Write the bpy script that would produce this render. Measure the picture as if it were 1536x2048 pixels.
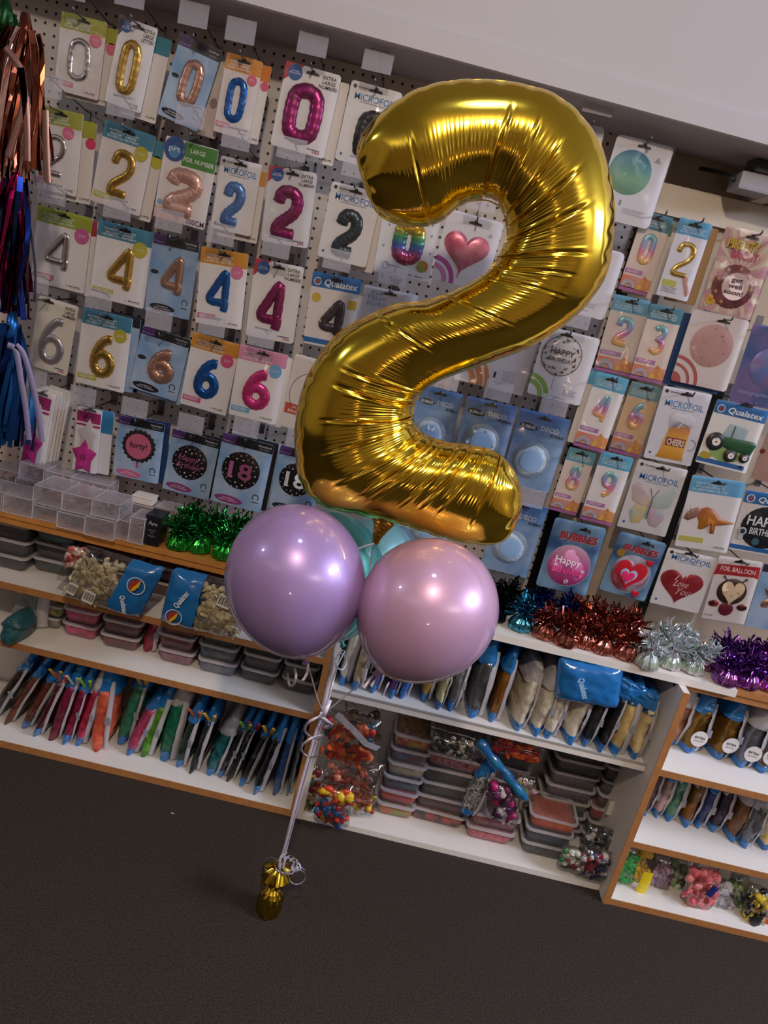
import bpy, math, random
from mathutils import Vector, Matrix, noise
PI = math.pi
for o in list(bpy.data.objects): bpy.data.objects.remove(o)
scene = bpy.context.scene
COL = scene.collection

# ------------------------------------------------------------------ camera
H = 1.5                      # height of the lens above the carpet
CY = -2.1247                 # distance in front of the pegboard wall (y = 0)
FPX = 1518.4                 # focal length in pixels of a 1536 x 2048 frame
PITCH, ROLL, YAW = .29378546, .23255144, -.0038153
FW = Vector((math.sin(YAW)*math.cos(PITCH), math.cos(YAW)*math.cos(PITCH), -math.sin(PITCH)))
_rt = Vector((math.cos(YAW), -math.sin(YAW), 0)); _up = _rt.cross(FW)
RR = _rt*math.cos(ROLL) + _up*math.sin(ROLL)
UU = -_rt*math.sin(ROLL) + _up*math.cos(ROLL)
CAM = Vector((0, CY, H))
cd = bpy.data.cameras.new('camera'); cam = bpy.data.objects.new('camera', cd); COL.objects.link(cam)
m = Matrix.Identity(4)
for i in range(3): m[i][0], m[i][1], m[i][2], m[i][3] = RR[i], UU[i], -FW[i], CAM[i]
cam.matrix_world = m
cd.sensor_fit = 'VERTICAL'; cd.sensor_height = 24; cd.lens = FPX/2048*24; cd.clip_start = .05
scene.camera = cam

# ------------------------------------------------------------------ light
scene.view_settings.view_transform = 'Standard'; scene.view_settings.look = 'None'
scene.view_settings.gamma = 1; scene.view_settings.use_curve_mapping = False
scene.view_settings.exposure = 0.0
w = bpy.data.worlds.new('world'); scene.world = w; w.use_nodes = True
w.node_tree.nodes['Background'].inputs[0].default_value = (.50, .52, .62, 1)
w.node_tree.nodes['Background'].inputs[1].default_value = .10
def lamp(name, loc, target, power, col, size, sy=None, shape=None, spread=None):
    l = bpy.data.lights.new(name, 'AREA'); l.energy = power; l.color = col; l.size = size
    l.shape = shape or ('RECTANGLE' if sy else 'DISK')
    if sy: l.size_y = sy
    if spread: l.spread = spread
    o = bpy.data.objects.new(name, l); COL.objects.link(o); o.location = loc
    o.rotation_euler = (Vector(target)-Vector(loc)).to_track_quat('-Z', 'Y').to_euler(); return o
lamp('warm_downlight', (-.03, -2.5, 2.76), (-.03, -1.4, .6), 30, (1, .80, .58), .13)
lamp('cool_panel_light', (3.3, -1.5, 2.72), (.3, -.6, .9), 140, (.74, .82, 1), 1.3, .5)
lamp('cool_downlight', (-3.0, -2.0, 2.74), (0, -.3, .9), 9, (.78, .88, 1), .22)
lamp('middle_downlight', (-.1, -1.35, 2.77), (-.1, -1.1, 0), 2.2, (.65, .75, 1), .22)
lamp('added_ceiling_fill', (3.0, -4.2, 2.0), (3.0, -4.2001, 3), 85, (1, .93, .86), 1.8, .5)  # added fill, no real fixture: brightens the ceiling and what the gold foil mirrors
lamp('added_ceiling_fill', (-2.6, -4.4, 2.0), (-2.6, -4.4001, 3), 20, (1, .90, .80), 1.8, .5)  # weaker added fill on the left, also aimed at the ceiling
lamp('far_table_lamp', (.15, -5.6, .75), (0, -.8, .9), 3, (1, .6, .4), .22)

# ------------------------------------------------------------------ projection helper: a point of the photo on a real vertical / horizontal plane
def ray(px, py): return FW + RR*((px-768)/FPX) - UU*((py-1024)/FPX)
def onY(px, py, Y):
    v = ray(px, py); return CAM + v*((Y-CY)/v.y)
def onZ(px, py, Z):
    v = ray(px, py); return CAM + v*((Z-H)/v.z)

# ------------------------------------------------------------------ materials
MATS = {}
def mat(name, col=(.8, .8, .8), rough=.5, metal=0., coat=0., bump=0., bscale=200., noise_col=None, nscale=30., alpha=None, ramp=None, coatr=.1, spec=None, wave=None, sheen=0, trans=0, ndet=2):
    if name in MATS: return MATS[name]
    M = bpy.data.materials.new(name); M.use_nodes = True; N = M.node_tree.nodes; L = M.node_tree.links
    b = N['Principled BSDF']; b.inputs['Base Color'].default_value = (*col, 1); b.inputs['Roughness'].default_value = rough
    b.inputs['Metallic'].default_value = metal; b.inputs['Coat Weight'].default_value = coat; b.inputs['Coat Roughness'].default_value = coatr
    if spec is not None: b.inputs['Specular IOR Level'].default_value = spec
    if sheen: b.inputs['Sheen Weight'].default_value = sheen
    if trans: b.inputs['Transmission Weight'].default_value = trans
    tc = None
    def coord(k='Object'):
        nonlocal tc
        if tc is None: tc = N.new('ShaderNodeTexCoord')
        return tc.outputs[k]
    if noise_col:
        n = N.new('ShaderNodeTexNoise'); n.inputs['Scale'].default_value = nscale; n.inputs['Detail'].default_value = ndet
        r = N.new('ShaderNodeValToRGB'); r.color_ramp.elements[0].color = (*col, 1); r.color_ramp.elements[1].color = (*noise_col, 1)
        r.color_ramp.elements[0].position = .38; r.color_ramp.elements[1].position = .62
        L.new(coord(), n.inputs['Vector']); L.new(n.outputs['Fac'], r.inputs[0]); L.new(r.outputs[0], b.inputs['Base Color'])
    if ramp:
        s = N.new('ShaderNodeSeparateXYZ'); r = N.new('ShaderNodeValToRGB'); L.new(coord('Generated'), s.inputs[0]); L.new(s.outputs[2], r.inputs[0])
        e = r.color_ramp.elements
        for i, c in enumerate(ramp):
            p = i/(len(ramp)-1)
            if i == 0: e[0].position = 0; e[0].color = (*c, 1)
            elif i == len(ramp)-1: e[-1].position = 1; e[-1].color = (*c, 1)
            else: x = e.new(p); x.color = (*c, 1)
        L.new(r.outputs[0], b.inputs['Base Color'])
    if bump:
        n = N.new('ShaderNodeTexNoise'); n.inputs['Scale'].default_value = bscale; n.inputs['Detail'].default_value = 3
        bp = N.new('ShaderNodeBump'); bp.inputs['Strength'].default_value = bump; bp.inputs['Distance'].default_value = .004
        L.new(coord(), n.inputs['Vector']); L.new(n.outputs['Fac'], bp.inputs['Height']); L.new(bp.outputs[0], b.inputs['Normal'])
    if alpha is not None:      # thin clear plastic: see-through with a sharp sheen
        t = N.new('ShaderNodeBsdfTransparent'); mx = N.new('ShaderNodeMixShader'); mx.inputs[0].default_value = alpha
        L.new(t.outputs[0], mx.inputs[1]); L.new(b.outputs[0], mx.inputs[2]); L.new(mx.outputs[0], N['Material Output'].inputs[0])
    MATS[name] = M; return M
def srgb(h):
    c = [int(h[i:i+2], 16)/255 for i in (0, 2, 4)]
    return tuple(x/12.92 if x <= .04045 else ((x+.055)/1.055)**2.4 for x in c)
def C(h, rough=.45, **k): return mat('print_'+h+'_'+str(rough)+''.join(f'{a}{b}' for a, b in sorted(k.items())), srgb(h), rough, **k)
def clear(name, fres_boost, tint=(1, 1, 1), rough=.05, bump=.4, bscale=25):
    if name in MATS: return MATS[name]
    M = bpy.data.materials.new(name); M.use_nodes = True; N = M.node_tree.nodes; L = M.node_tree.links
    for n in list(N):
        if n.type == 'BSDF_PRINCIPLED': N.remove(n)
    t = N.new('ShaderNodeBsdfTransparent'); t.inputs[0].default_value = (*tint, 1)
    g = N.new('ShaderNodeBsdfGlossy'); g.inputs['Roughness'].default_value = rough
    f = N.new('ShaderNodeLayerWeight'); f.inputs[0].default_value = .25
    ad = N.new('ShaderNodeMath'); ad.operation = 'MULTIPLY_ADD'; ad.inputs[1].default_value = .6; ad.inputs[2].default_value = fres_boost
    mx = N.new('ShaderNodeMixShader'); tc = N.new('ShaderNodeTexCoord'); n = N.new('ShaderNodeTexNoise'); n.inputs['Scale'].default_value = bscale
    bp = N.new('ShaderNodeBump'); bp.inputs['Strength'].default_value = bump; bp.inputs['Distance'].default_value = .01
    L.new(tc.outputs['Object'], n.inputs['Vector']); L.new(n.outputs['Fac'], bp.inputs['Height'])
    L.new(bp.outputs[0], g.inputs['Normal']); L.new(bp.outputs[0], f.inputs['Normal'])
    L.new(f.outputs['Fresnel'], ad.inputs[0]); L.new(ad.outputs[0], mx.inputs[0]); L.new(t.outputs[0], mx.inputs[1]); L.new(g.outputs[0], mx.inputs[2])
    L.new(mx.outputs[0], N['Material Output'].inputs[0]); MATS[name] = M; return M
CLEAR = clear('clear_film', .035, (.97, .97, .99), .10, .35, 9)
CLEARB = clear('clear_film_creased', .09, (.93, .94, .97), .12, .6, 13)
TUBM = mat('tub_plastic', (.62, .61, .66), .25, alpha=.10, coat=.5)
TUBL = mat('tub_lid_plastic', (.66, .64, .70), .3, alpha=.07, coat=.25)
TUBR = mat('tub_rim_plastic', (.66, .63, .68), .3, alpha=.62, coat=.4)
BOXE = mat('clear_box_edge', (.72, .68, .76), .2, alpha=.62, coat=.6)
BOXM = mat('clear_box_plastic', (.60, .55, .62), .2, alpha=.30, coat=.6)
FLAP = mat('label_holder_plastic', (.55, .53, .62), .25, alpha=.30, coat=.5)
WHITE = mat('white_card', (.72, .70, .73), .45)
CREAM = mat('cream_card', (.67, .62, .62), .45)
WIRE = mat('hook_steel', (.22, .21, .23), .35, 1)
BLACK = C('15151a')
GOLDP = mat('printed_gold_foil', (.62, .40, .10), .22, .85)
def foil(h, r=.25, m_=.75): return mat(f'foil_{h}_{r}', srgb(h), r, m_)
RAIN = mat('rainbow_foil', rough=.3, metal=.25, ramp=[srgb('e8cc80'), srgb('e8b088'), srgb('d884ac'), srgb('a09ccc'), srgb('84b4cc'), srgb('8cc0b4')])
RAIN2 = mat('rainbow_foil_dark', rough=.2, metal=.6, ramp=[srgb('8a3a50'), srgb('b05078'), srgb('4a68b8'), srgb('50a070'), srgb('c8a030'), srgb('b06058')])
SKY = mat('printed_sky', srgb('7ea4cf'), .4, noise_col=srgb('a9bfdc'), nscale=14)

# ------------------------------------------------------------------ object helpers
def mk(vs, fs, smooth=False, name='shape'):
    me = bpy.data.meshes.new(name); me.from_pydata([tuple(v) for v in vs], [], fs); me.update()
    if smooth: me.polygons.foreach_set('use_smooth', [True]*len(me.polygons))
    me.materials.append(None); return me
def ob(name, me, m_, parent=None, loc=(0, 0, 0), rot=(0, 0, 0), sc=(1, 1, 1)):
    o = bpy.data.objects.new(name, me); COL.objects.link(o); o.parent = parent; o.location = loc; o.rotation_euler = rot; o.scale = sc
    if m_ is not None:
        o.material_slots[0].link = 'OBJECT'; o.material_slots[0].material = m_
    return o
def tag(o, label, cat, group=None, kind=None):
    if label: o['label'] = label
    if cat: o['category'] = cat
    if group: o['group'] = group
    if kind: o['kind'] = kind
    return o
def thing(name, label, cat, loc=(0, 0, 0), rot=(0, 0, 0), group=None):
    o = bpy.data.objects.new(name, None); COL.objects.link(o); o.location = loc; o.rotation_euler = rot; o.empty_display_size = .03
    return tag(o, label, cat, group)
def struct(name, me, m_): return tag(ob(name, me, m_), None, None, None, 'structure')
def boxm(x0, x1, y0, y1, z0, z1, bev=0):
    if bev <= 0:
        v = [(x, y, z) for z in (z0, z1) for x, y in ((x0, y0), (x1, y0), (x1, y1), (x0, y1))]
        return mk(v, [(3, 2, 1, 0), (4, 5, 6, 7), (0, 1, 5, 4), (1, 2, 6, 5), (2, 3, 7, 6), (3, 0, 4, 7)])
    import bmesh
    bm = bmesh.new(); bmesh.ops.create_cube(bm, size=1)
    for v in bm.verts: v.co = Vector((x0+(v.co.x+.5)*(x1-x0), y0+(v.co.y+.5)*(y1-y0), z0+(v.co.z+.5)*(z1-z0)))
    bmesh.ops.bevel(bm, geom=list(bm.edges), offset=bev, segments=2, profile=.7, affect='EDGES')
    me = bpy.data.meshes.new('box'); bm.to_mesh(me); bm.free(); me.materials.append(None); return me
def rrect(w_, h_, r, n=5, cx=0, cz=0):
    p = []
    for sx, sz, a0 in ((1, 1, 0), (-1, 1, 90), (-1, -1, 180), (1, -1, 270)):
        for i in range(n+1):
            a = math.radians(a0+90*i/n); p.append((cx+sx*(w_/2-r)+r*math.cos(a), cz+sz*(h_/2-r)+r*math.sin(a)))
    return p
def plate(pts, y0, y1):      # outline in (x,z) counter-clockwise seen from -y, front at y0 < y1
    n = len(pts); v = [(x, y0, z) for x, z in pts]+[(x, y1, z) for x, z in pts]
    return mk(v, [tuple(range(n)), tuple(range(2*n-1, n-1, -1))]+[(i, i+n, (i+1) % n+n, (i+1) % n) for i in range(n)])
def circ(r, n=28, cx=0, cz=0, sc=0, k=0):
    return [(cx+(r*(1+sc*math.cos(k*2*PI*i/n)))*math.cos(2*PI*i/n), cz+(r*(1+sc*math.cos(k*2*PI*i/n)))*math.sin(2*PI*i/n)) for i in range(n)]
def puff(pts, depth, y=0, rings=5):   # a pillow-shaped relief over an outline
    n = len(pts); cx = sum(p[0] for p in pts)/n; cz = sum(p[1] for p in pts)/n; v = []; f = []
    for k in range(rings):
        s = 1-k/rings; hgt = depth*math.sqrt(max(0, 1-s*s))
        v += [(cx+(x-cx)*s, y-hgt, cz+(z-cz)*s) for x, z in pts]
        if k: f += [((k-1)*n+i, (k-1)*n+(i+1) % n, k*n+(i+1) % n, k*n+i) for i in range(n)]
    v.append((cx, y-depth, cz)); c = len(v)-1; b = (rings-1)*n
    f += [(b+i, b+(i+1) % n, c) for i in range(n)]
    return mk(v, f, True)
def tube(path, rad, closed=False, seg=10, flat=1., up=None, ret=False, cap=True):
    P = [Vector(p) for p in path]; n = len(P); v = []; f = []
    upv = Vector(up or (0, 1, 0)); last = None
    for i in range(n):
        a = P[(i-1) % n] if (closed or i > 0) else P[i]; b = P[(i+1) % n] if (closed or i < n-1) else P[i]
        t = (b-a).normalized(); s = t.cross(upv)
        if s.length < 1e-3: s = last or t.cross(Vector((.3, .2, 1)))
        s.normalize()
        if last and s.dot(last) < 0 and up is None: s = -s
        last = s; u = s.cross(t); r = rad[i] if isinstance(rad, (list, tuple)) else rad
        for k in range(seg):
            th = 2*PI*k/seg; v.append(P[i]+s*r*math.cos(th)+u*r*flat*math.sin(th))
    m_ = n if closed else n-1
    for i in range(m_):
        for k in range(seg):
            a = i*seg+k; b = i*seg+(k+1) % seg; c = ((i+1) % n)*seg+(k+1) % seg; d = ((i+1) % n)*seg+k; f.append((a, b, c, d))
    if not closed and cap: f += [tuple(range(seg-1, -1, -1)), tuple(range((n-1)*seg, n*seg))]
    return (v, f) if ret else mk(v, f, True)
def cat(pts, k=6, closed=False):
    P = [Vector(p) for p in pts]; n = len(P); out = []
    for i in range(n if closed else n-1):
        if closed: a, b, c, d = P[(i-1) % n], P[i], P[(i+1) % n], P[(i+2) % n]
        else: a, b, c, d = P[max(0, i-1)], P[i], P[i+1], P[min(n-1, i+2)]
        for j in range(k):
            t = j/k; out.append(.5*((2*b)+(-a+c)*t+(2*a-5*b+4*c-d)*t*t+(-a+3*b-3*c+d)*t**3))
    if not closed: out.append(P[-1])
    return out
def ribbon(path, width, nrm=None, twist=0):      # thin flat strip
    P = [Vector(p) for p in path]; v = []; f = []
    for i, p in enumerate(P):
        t = (P[min(i+1, len(P)-1)]-P[max(i-1, 0)]).normalized(); n_ = Vector(nrm or (0, -1, 0))
        if twist: n_ = Matrix.Rotation(twist*i/len(P), 3, t) @ n_
        s = t.cross(n_); s = s.normalized() if s.length > 1e-4 else Vector((1, 0, 0)); th = t.cross(s)*.0004
        v += [p-s*width/2-th, p+s*width/2-th, p+s*width/2+th, p-s*width/2+th]
        if i:
            a = (i-1)*4; b = i*4; f += [(a+k, a+(k+1) % 4, b+(k+1) % 4, b+k) for k in range(4)]
    return v, f
def join(parts):
    v = []; f = []
    for a, b in parts:
        o = len(v); v += [tuple(q) for q in a]; f += [tuple(i+o for i in q) for q in b]
    return v, f
_TXT = {}
def textmesh(s, off=.0, shear=0):
    k = (s, off, shear)
    if k not in _TXT:
        c = bpy.data.curves.new('t', 'FONT'); c.body = s; c.offset = off; c.resolution_u = 2; c.align_x = 'CENTER'; c.space_line = .95
        o = bpy.data.objects.new('t', c); COL.objects.link(o)
        bpy.context.view_layer.update()
        me = bpy.data.meshes.new_from_object(o.evaluated_get(bpy.context.evaluated_depsgraph_get()))
        bpy.data.objects.remove(o)
        for v in me.vertices: v.co.x += shear*v.co.y
        xs = [v.co.x for v in me.vertices] or [0]; ys = [v.co.y for v in me.vertices] or [0]
        cx, cy = (min(xs)+max(xs))/2, (min(ys)+max(ys))/2; W_ = max(xs)-min(xs) or 1; H_ = max(ys)-min(ys) or 1
        for v in me.vertices: v.co = Vector(((v.co.x-cx)/W_, 0, (v.co.y-cy)/H_))
        me.materials.clear(); me.materials.append(None); _TXT[k] = me
    return _TXT[k]

# ------------------------------------------------------------------ setting
FLOORM = mat('dark_carpet', (.056, .043, .036), .95, bump=.8, bscale=260, noise_col=(.029, .023, .020), nscale=240, spec=.15)
WALLM = mat('cream_wall_paint', (.56, .50, .46), .7)
LAM = mat('white_laminate', (.78, .74, .72), .38)
EDGE = mat('oak_edge_banding', srgb('b07a48'), .5, noise_col=srgb('a87044'), nscale=60)
OAK = mat('oak_shelf_edge', srgb('c58645'), .42, noise_col=srgb('bb7c3e'), nscale=25)
SOFM = mat('soffit_paint', (.47, .44, .48), .6)
struct('floor', boxm(-5, 5, -7, .6, -.05, 0), FLOORM)
struct('ceiling', boxm(-5, 5, -7, .6, 2.8, 2.85), mat('ceiling_paint', (.72, .70, .68), .8))
struct('wall_back', boxm(-5, 5, .45, .5, 0, 2.8), WALLM)
struct('wall_left', boxm(-5.05, -5, -7, .5, 0, 2.8), mat('side_wall_paint', (.66, .54, .42), .8))
struct('wall_right', boxm(5, 5.05, -7, .5, 0, 2.8), mat('side_wall_paint'))
struct('wall_rear', boxm(-5, 5, -7.05, -7, 0, 2.8), mat('rear_wall_paint', (.55, .42, .32), .8))
# bulkhead above the display: front fascia with a proud lower lip and a flat underside
def soffit():
    v = []; f = []
    for x in (-3., 3.):
        zl = 1.967-.0306*x                      # its lower edge drops slightly to the right
        prof = [(.0, zl), (-.25, zl), (-.256, zl+.003), (-.256, zl+.048), (-.247, zl+.056), (-.247, 2.8), (0, 2.8)]
        v += [(x, y, z) for y, z in prof]
    n = 7; f = [(i, (i+1) % n, n+(i+1) % n, n+i) for i in range(n)]+[tuple(range(n)), tuple(range(2*n-1, n-1, -1))]
    return v, f
struct('trim_1', mk(*soffit()), SOFM)
GX = .452                                        # where the main pegboard ends
# pegboard with its grid of punched holes
def peg_material():
    M = bpy.data.materials.new('pegboard'); M.use_nodes = True; N = M.node_tree.nodes; L = M.node_tree.links; b = N['Principled BSDF']; b.inputs['Roughness'].default_value = .55
    tc = N.new('ShaderNodeTexCoord'); sx = N.new('ShaderNodeSeparateXYZ'); L.new(tc.outputs['Object'], sx.inputs[0])
    def M2(op, a, b_=None):
        n = N.new('ShaderNodeMath'); n.operation = op
        for i, q in enumerate((a, b_)):
            if q is None: continue
            if isinstance(q, (int, float)): n.inputs[i].default_value = q
            else: L.new(q, n.inputs[i])
        return n.outputs[0]
    def cell(o, ph):
        q = M2('ADD', M2('MULTIPLY', o, 1/.0254), ph); return M2('SUBTRACT', M2('FRACT', q), .5)
    ux = cell(sx.outputs[0], 100.5-(-.6664/.0254) % 1); uz = cell(sx.outputs[2], 100.5-(1.9569/.0254) % 1)
    d = M2('SQRT', M2('ADD', M2('POWER', ux, 2), M2('POWER', uz, 2)))
    k = M2('LESS_THAN', d, .145)
    mx = N.new('ShaderNodeMix'); mx.data_type = 'RGBA'; L.new(k, mx.inputs[0]); mx.inputs[6].default_value = (.52, .47, .46, 1); mx.inputs[7].default_value = (.012, .011, .014, 1)
    L.new(mx.outputs[2], b.inputs['Base Color'])
    return M
PEG = peg_material()
def pegboard(x0, x1, z0, z1, label):
    tag(ob('pegboard', boxm(x0, x1, -.006, 0, z0, z1), PEG), label, 'pegboard')
pegboard(-1.75, -.382, .70, 1.973, 'white pegboard on the left behind the rows of zeros, twos, fours and sixes')
pegboard(-.380, GX, .70, 1.973, 'white pegboard behind the gold number balloon and the bubble packs')
tag(ob('edge_strip', boxm(-.384, -.378, -.0085, -.0061, .70, 1.973), mat('joint_strip', (.45, .42, .42), .5)), 'thin grey joint strip between the two white pegboards', 'strip')
struct('wall_middle', boxm(-5, GX+.004, .0005, .02, 0, 2.3), mat('wall_behind_boards', (.5, .46, .44), .7))
# black channel and the second board
tag(ob('upright_channel', boxm(GX, GX+.03, -.012, .006, .70, 1.86), C('08080a', .3)), 'black upright channel between the white pegboard and the beige board', 'post')
tag(ob('wall_board', boxm(GX+.03, 2.4, -.008, 0, .70, 1.80), mat('beige_board', (.42, .33, .25), .6)), 'beige board behind the packs on the right', 'board')
tag(ob('upright_channel', boxm(.785, .81, -.014, -.0081, .70, 1.80), C('08080a', .3)), 'black upright channel between the beer mug pack and the tractor pack', 'post')
struct('trim_2', boxm(GX+.006, 2.4, -.03, .10, 1.801, 1.872), mat('ledge_paint', (.66, .60, .54), .6))
struct('trim_3', boxm(.70, .73, -.16, .069, 1.873, 2.3), mat('alcove_paint', (.62, .57, .54), .7))
struct('wall_right_alcove', boxm(GX+.006, 3, .07, .09, 1.873, 2.6), mat('alcove_wall', (.62, .54, .46), .8))
spk = thing('wall_speaker', 'grey boxy device mounted under the bulkhead at the top right edge', 'device', tuple(onY(1515, 352, -.13)))
ob('housing', boxm(-.045, .12, -.03, .05, -.04, .0, .006), C('9a9aa6', .3), spk)
ob('top_module', boxm(-.02, .12, -.02, .05, .0, .045, .006), C('3a3c48', .25), spk)
ob('bracket', mk(*tube([(-.05, .0, -.02), (-.06, .05, .0), (-.09, .16, .02)], .005, ret=True), True), C('30303a'), spk)

# ------------------------------------------------------------------ shelving units
YF = -.31
def shelf_unit(label, x0, x1, levels, base, lt, rt, edge, yf=YF, board=LAM, tk=.018, top=None):
    t = thing('shelving_unit', label, 'shelves', (x0, 0, 0))
    def prt(n, a): 
        return ob(n, boxm(a[0]-x0, a[1]-x0, *a[2:]), a and board, t)
    def edg(n, a, par): ob(n, boxm(a[0]-x0, a[1]-x0, *a[2:]), edge, par)
    ztop = top if top else levels[0]
    if lt: p = prt('side_panel', (x0, x0+tk, yf+.002, -.008, 0, ztop-.0205)); edg('edge_banding', (x0-.0004, x0+tk+.0004, yf, yf+.002, 0, ztop-.0205), p)
    if rt: p = prt('side_panel', (x1-tk, x1, yf+.002, -.008, 0, ztop-.0205)); edg('edge_banding', (x1-tk-.0004, x1+.0004, yf, yf+.002, 0, ztop-.0205), p)
    xa, xb = x0+(tk if lt else 0), x1-(tk if rt else 0)
    for z in levels:
        p = prt('shelf', (xa+.0005, xb-.0005, yf+.002, -.026, z-tk, z)); edg('edge_banding', (xa+.0005, xb-.0005, yf, yf+.002, z-tk-.0003, z+.0003), p)
    p = prt('base_board', (xa+.0005, xb-.0005, yf+.002, -.026, .002, base)); edg('edge_banding', (xa+.0005, xb-.0005, yf, yf+.002, .001, base+.0003), p)
    prt('back_panel', (xa, xb, -.025, -.018, .0, ztop-.021))
    return t
L1, L2, L3, LB = .713, .515, .342, .022
left_u = shelf_unit('white shelving unit with oak brown edges under the left half of the packs', -1.5, -.052, [L2, L3], LB, True, True, EDGE, top=.713)
ob('top_board', boxm(0, 1.448, YF-.004, -.012, L1-.012, L1, 0), OAK, left_u)
ob('under_board', boxm(0, 1.448, YF, -.012, L1-.030, L1-.0135, 0), OAK, left_u)
M1, M2_ = .703, .425
mid_u = shelf_unit('plain white shelving unit in the middle holding cream bags and stacked tubs', -.050, .838, [M2_], .018, True, False, LAM, tk=.016, top=M1)
tag(ob('shelf_board', boxm(-.05, .99, YF-.002, -.032, M1-.020, M1), LAM), 'long white board lying across the middle and right units, carrying tinsel weights', 'board')
ob('shelf_lip', boxm(.017, .887, YF-.001, YF+.004, M2_+.0005, M2_+.006), mat('lip_grey', (.35, .33, .32), .5), mid_u)  # thin plain grey strip along the front of the shelf
R1, R2, RB = .452, .218, .020
right_u = shelf_unit('white shelving unit with brown edges at the right, holding blue and dark bags', .840, 2.1, [R1, R2], RB, True, True, EDGE, yf=-.355, top=.7025)
ob('top_board', boxm(.155, 1.26, -.30, -.012, .684, .703), EDGE, right_u)
ob('under_board', boxm(.0, 1.26, -.295, -.012, .664, .6815), EDGE, right_u)
# ------------------------------------------------------------------ hanging packs on peg hooks
DIG = {'0': [('c', [(0, 1), (.8, .82), (1, .35), (1, -.35), (.8, -.82), (0, -1), (-.8, -.82), (-1, -.35), (-1, .35), (-.8, .82)])],
 '2': [('o', [(-1, .42), (-.72, .9), (0, 1), (.75, .85), (.95, .4), (.6, 0), (-.1, -.3), (-.75, -.6), (-.92, -.95), (-.1, -.98), (.95, -1)])],
 '3': [('o', [(-.85, .8), (-.2, 1), (.6, .9), (.8, .5), (.4, .14), (-.1, .06), (.6, -.06), (.95, -.45), (.6, -.9), (-.1, -1), (-.9, -.75)])],
 '4': [('c', [(.5, 1), (.05, .72), (-.6, .1), (-1, -.3), (-.85, -.52), (0, -.55), (.5, -.5), (.58, .2)]), ('o', [(.52, -.3), (.62, -.62), (.5, -1)])],
 '6': [('o', [(.85, .95), (.2, .9), (-.5, .5), (-.92, -.1), (-.97, -.5)]), ('c', [(.97*math.sin(a*PI/4), -.45+.55*math.cos(a*PI/4)) for a in range(8)])],
 '8': [('c', [(.75*math.sin(a*PI/4), .52+.48*math.cos(a*PI/4)) for a in range(8)]), ('c', [(.97*math.sin(a*PI/4), -.48+.52*math.cos(a*PI/4)) for a in range(8)])],
 '9': [('c', [(.97*math.sin(a*PI/4), .45+.55*math.cos(a*PI/4)) for a in range(8)]), ('o', [(.96, .35), (.85, -.2), (.35, -.7), (-.55, -.98)])],
 '5': [('o', [(.8, 1), (-.5, .95), (-.75, .25), (.3, .2), (.95, -.3), (.5, -.9), (-.8, -.9)])]}
def digit_mesh(ch, w_, h_, r):
    r *= {'0': .86, '4': .66, '2': .80, '6': .84, '3': .74, '8': .72, '9': .76}.get(ch, 1)
    parts = []
    for k, pts in DIG[ch]:
        P = cat([(x*(w_/2-r), 0, z*(h_/2-r)) for x, z in pts], 5, k == 'c')
        rr = [r*(1+.05*math.sin(i*2.1)) for i in range(len(P))]
        if k == 'o': rr[0] *= .55; rr[-1] *= .55
        parts.append(tube(P, rr, k == 'c', 10, .45, (0, 1, 0), True))
    v, f = join(parts); return mk(v, f, True)
HOOKN = [0]
def build_hook():
    t = thing('peg_hook', 'x', 'hook')
    ob('wire', mk(*tube([(0, -.001, .0), (0, -.19, .0), (0, -.197, .008)], .0022, seg=6, ret=True), True), WIRE, t)
    r = ob('label_rail', mk(*join([tube([(0, -.001, .030), (0, -.15, .050), (0, -.207, .062)], .0016, seg=6, ret=True), tube([(-.022, -.207, .062), (.022, -.207, .062)], .0022, seg=6, ret=True)]), True), WIRE, t)
    ob('back_plate', boxm(-.009, .009, -.003, -.001, -.012, .034), WIRE, t)
    ob('label_holder', boxm(-.034, .034, -.2105, -.2095, .018, .066), FLAP, t)
    return t
HOOK0 = None
def hook(x, z, label, flap=True, y0=-.006, rest=0):
    global HOOK0
    if HOOK0 is None: HOOK0 = build_hook(); t = HOOK0
    else:
        t = HOOK0.copy(); COL.objects.link(t)
        for c in HOOK0.children:
            if c.name.startswith('label_') and not flap: continue
            d = c.copy(); COL.objects.link(d); d.parent = t
    t.location = (x, y0, z); t['label'] = label; t['group'] = 'peg hooks'
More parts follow.
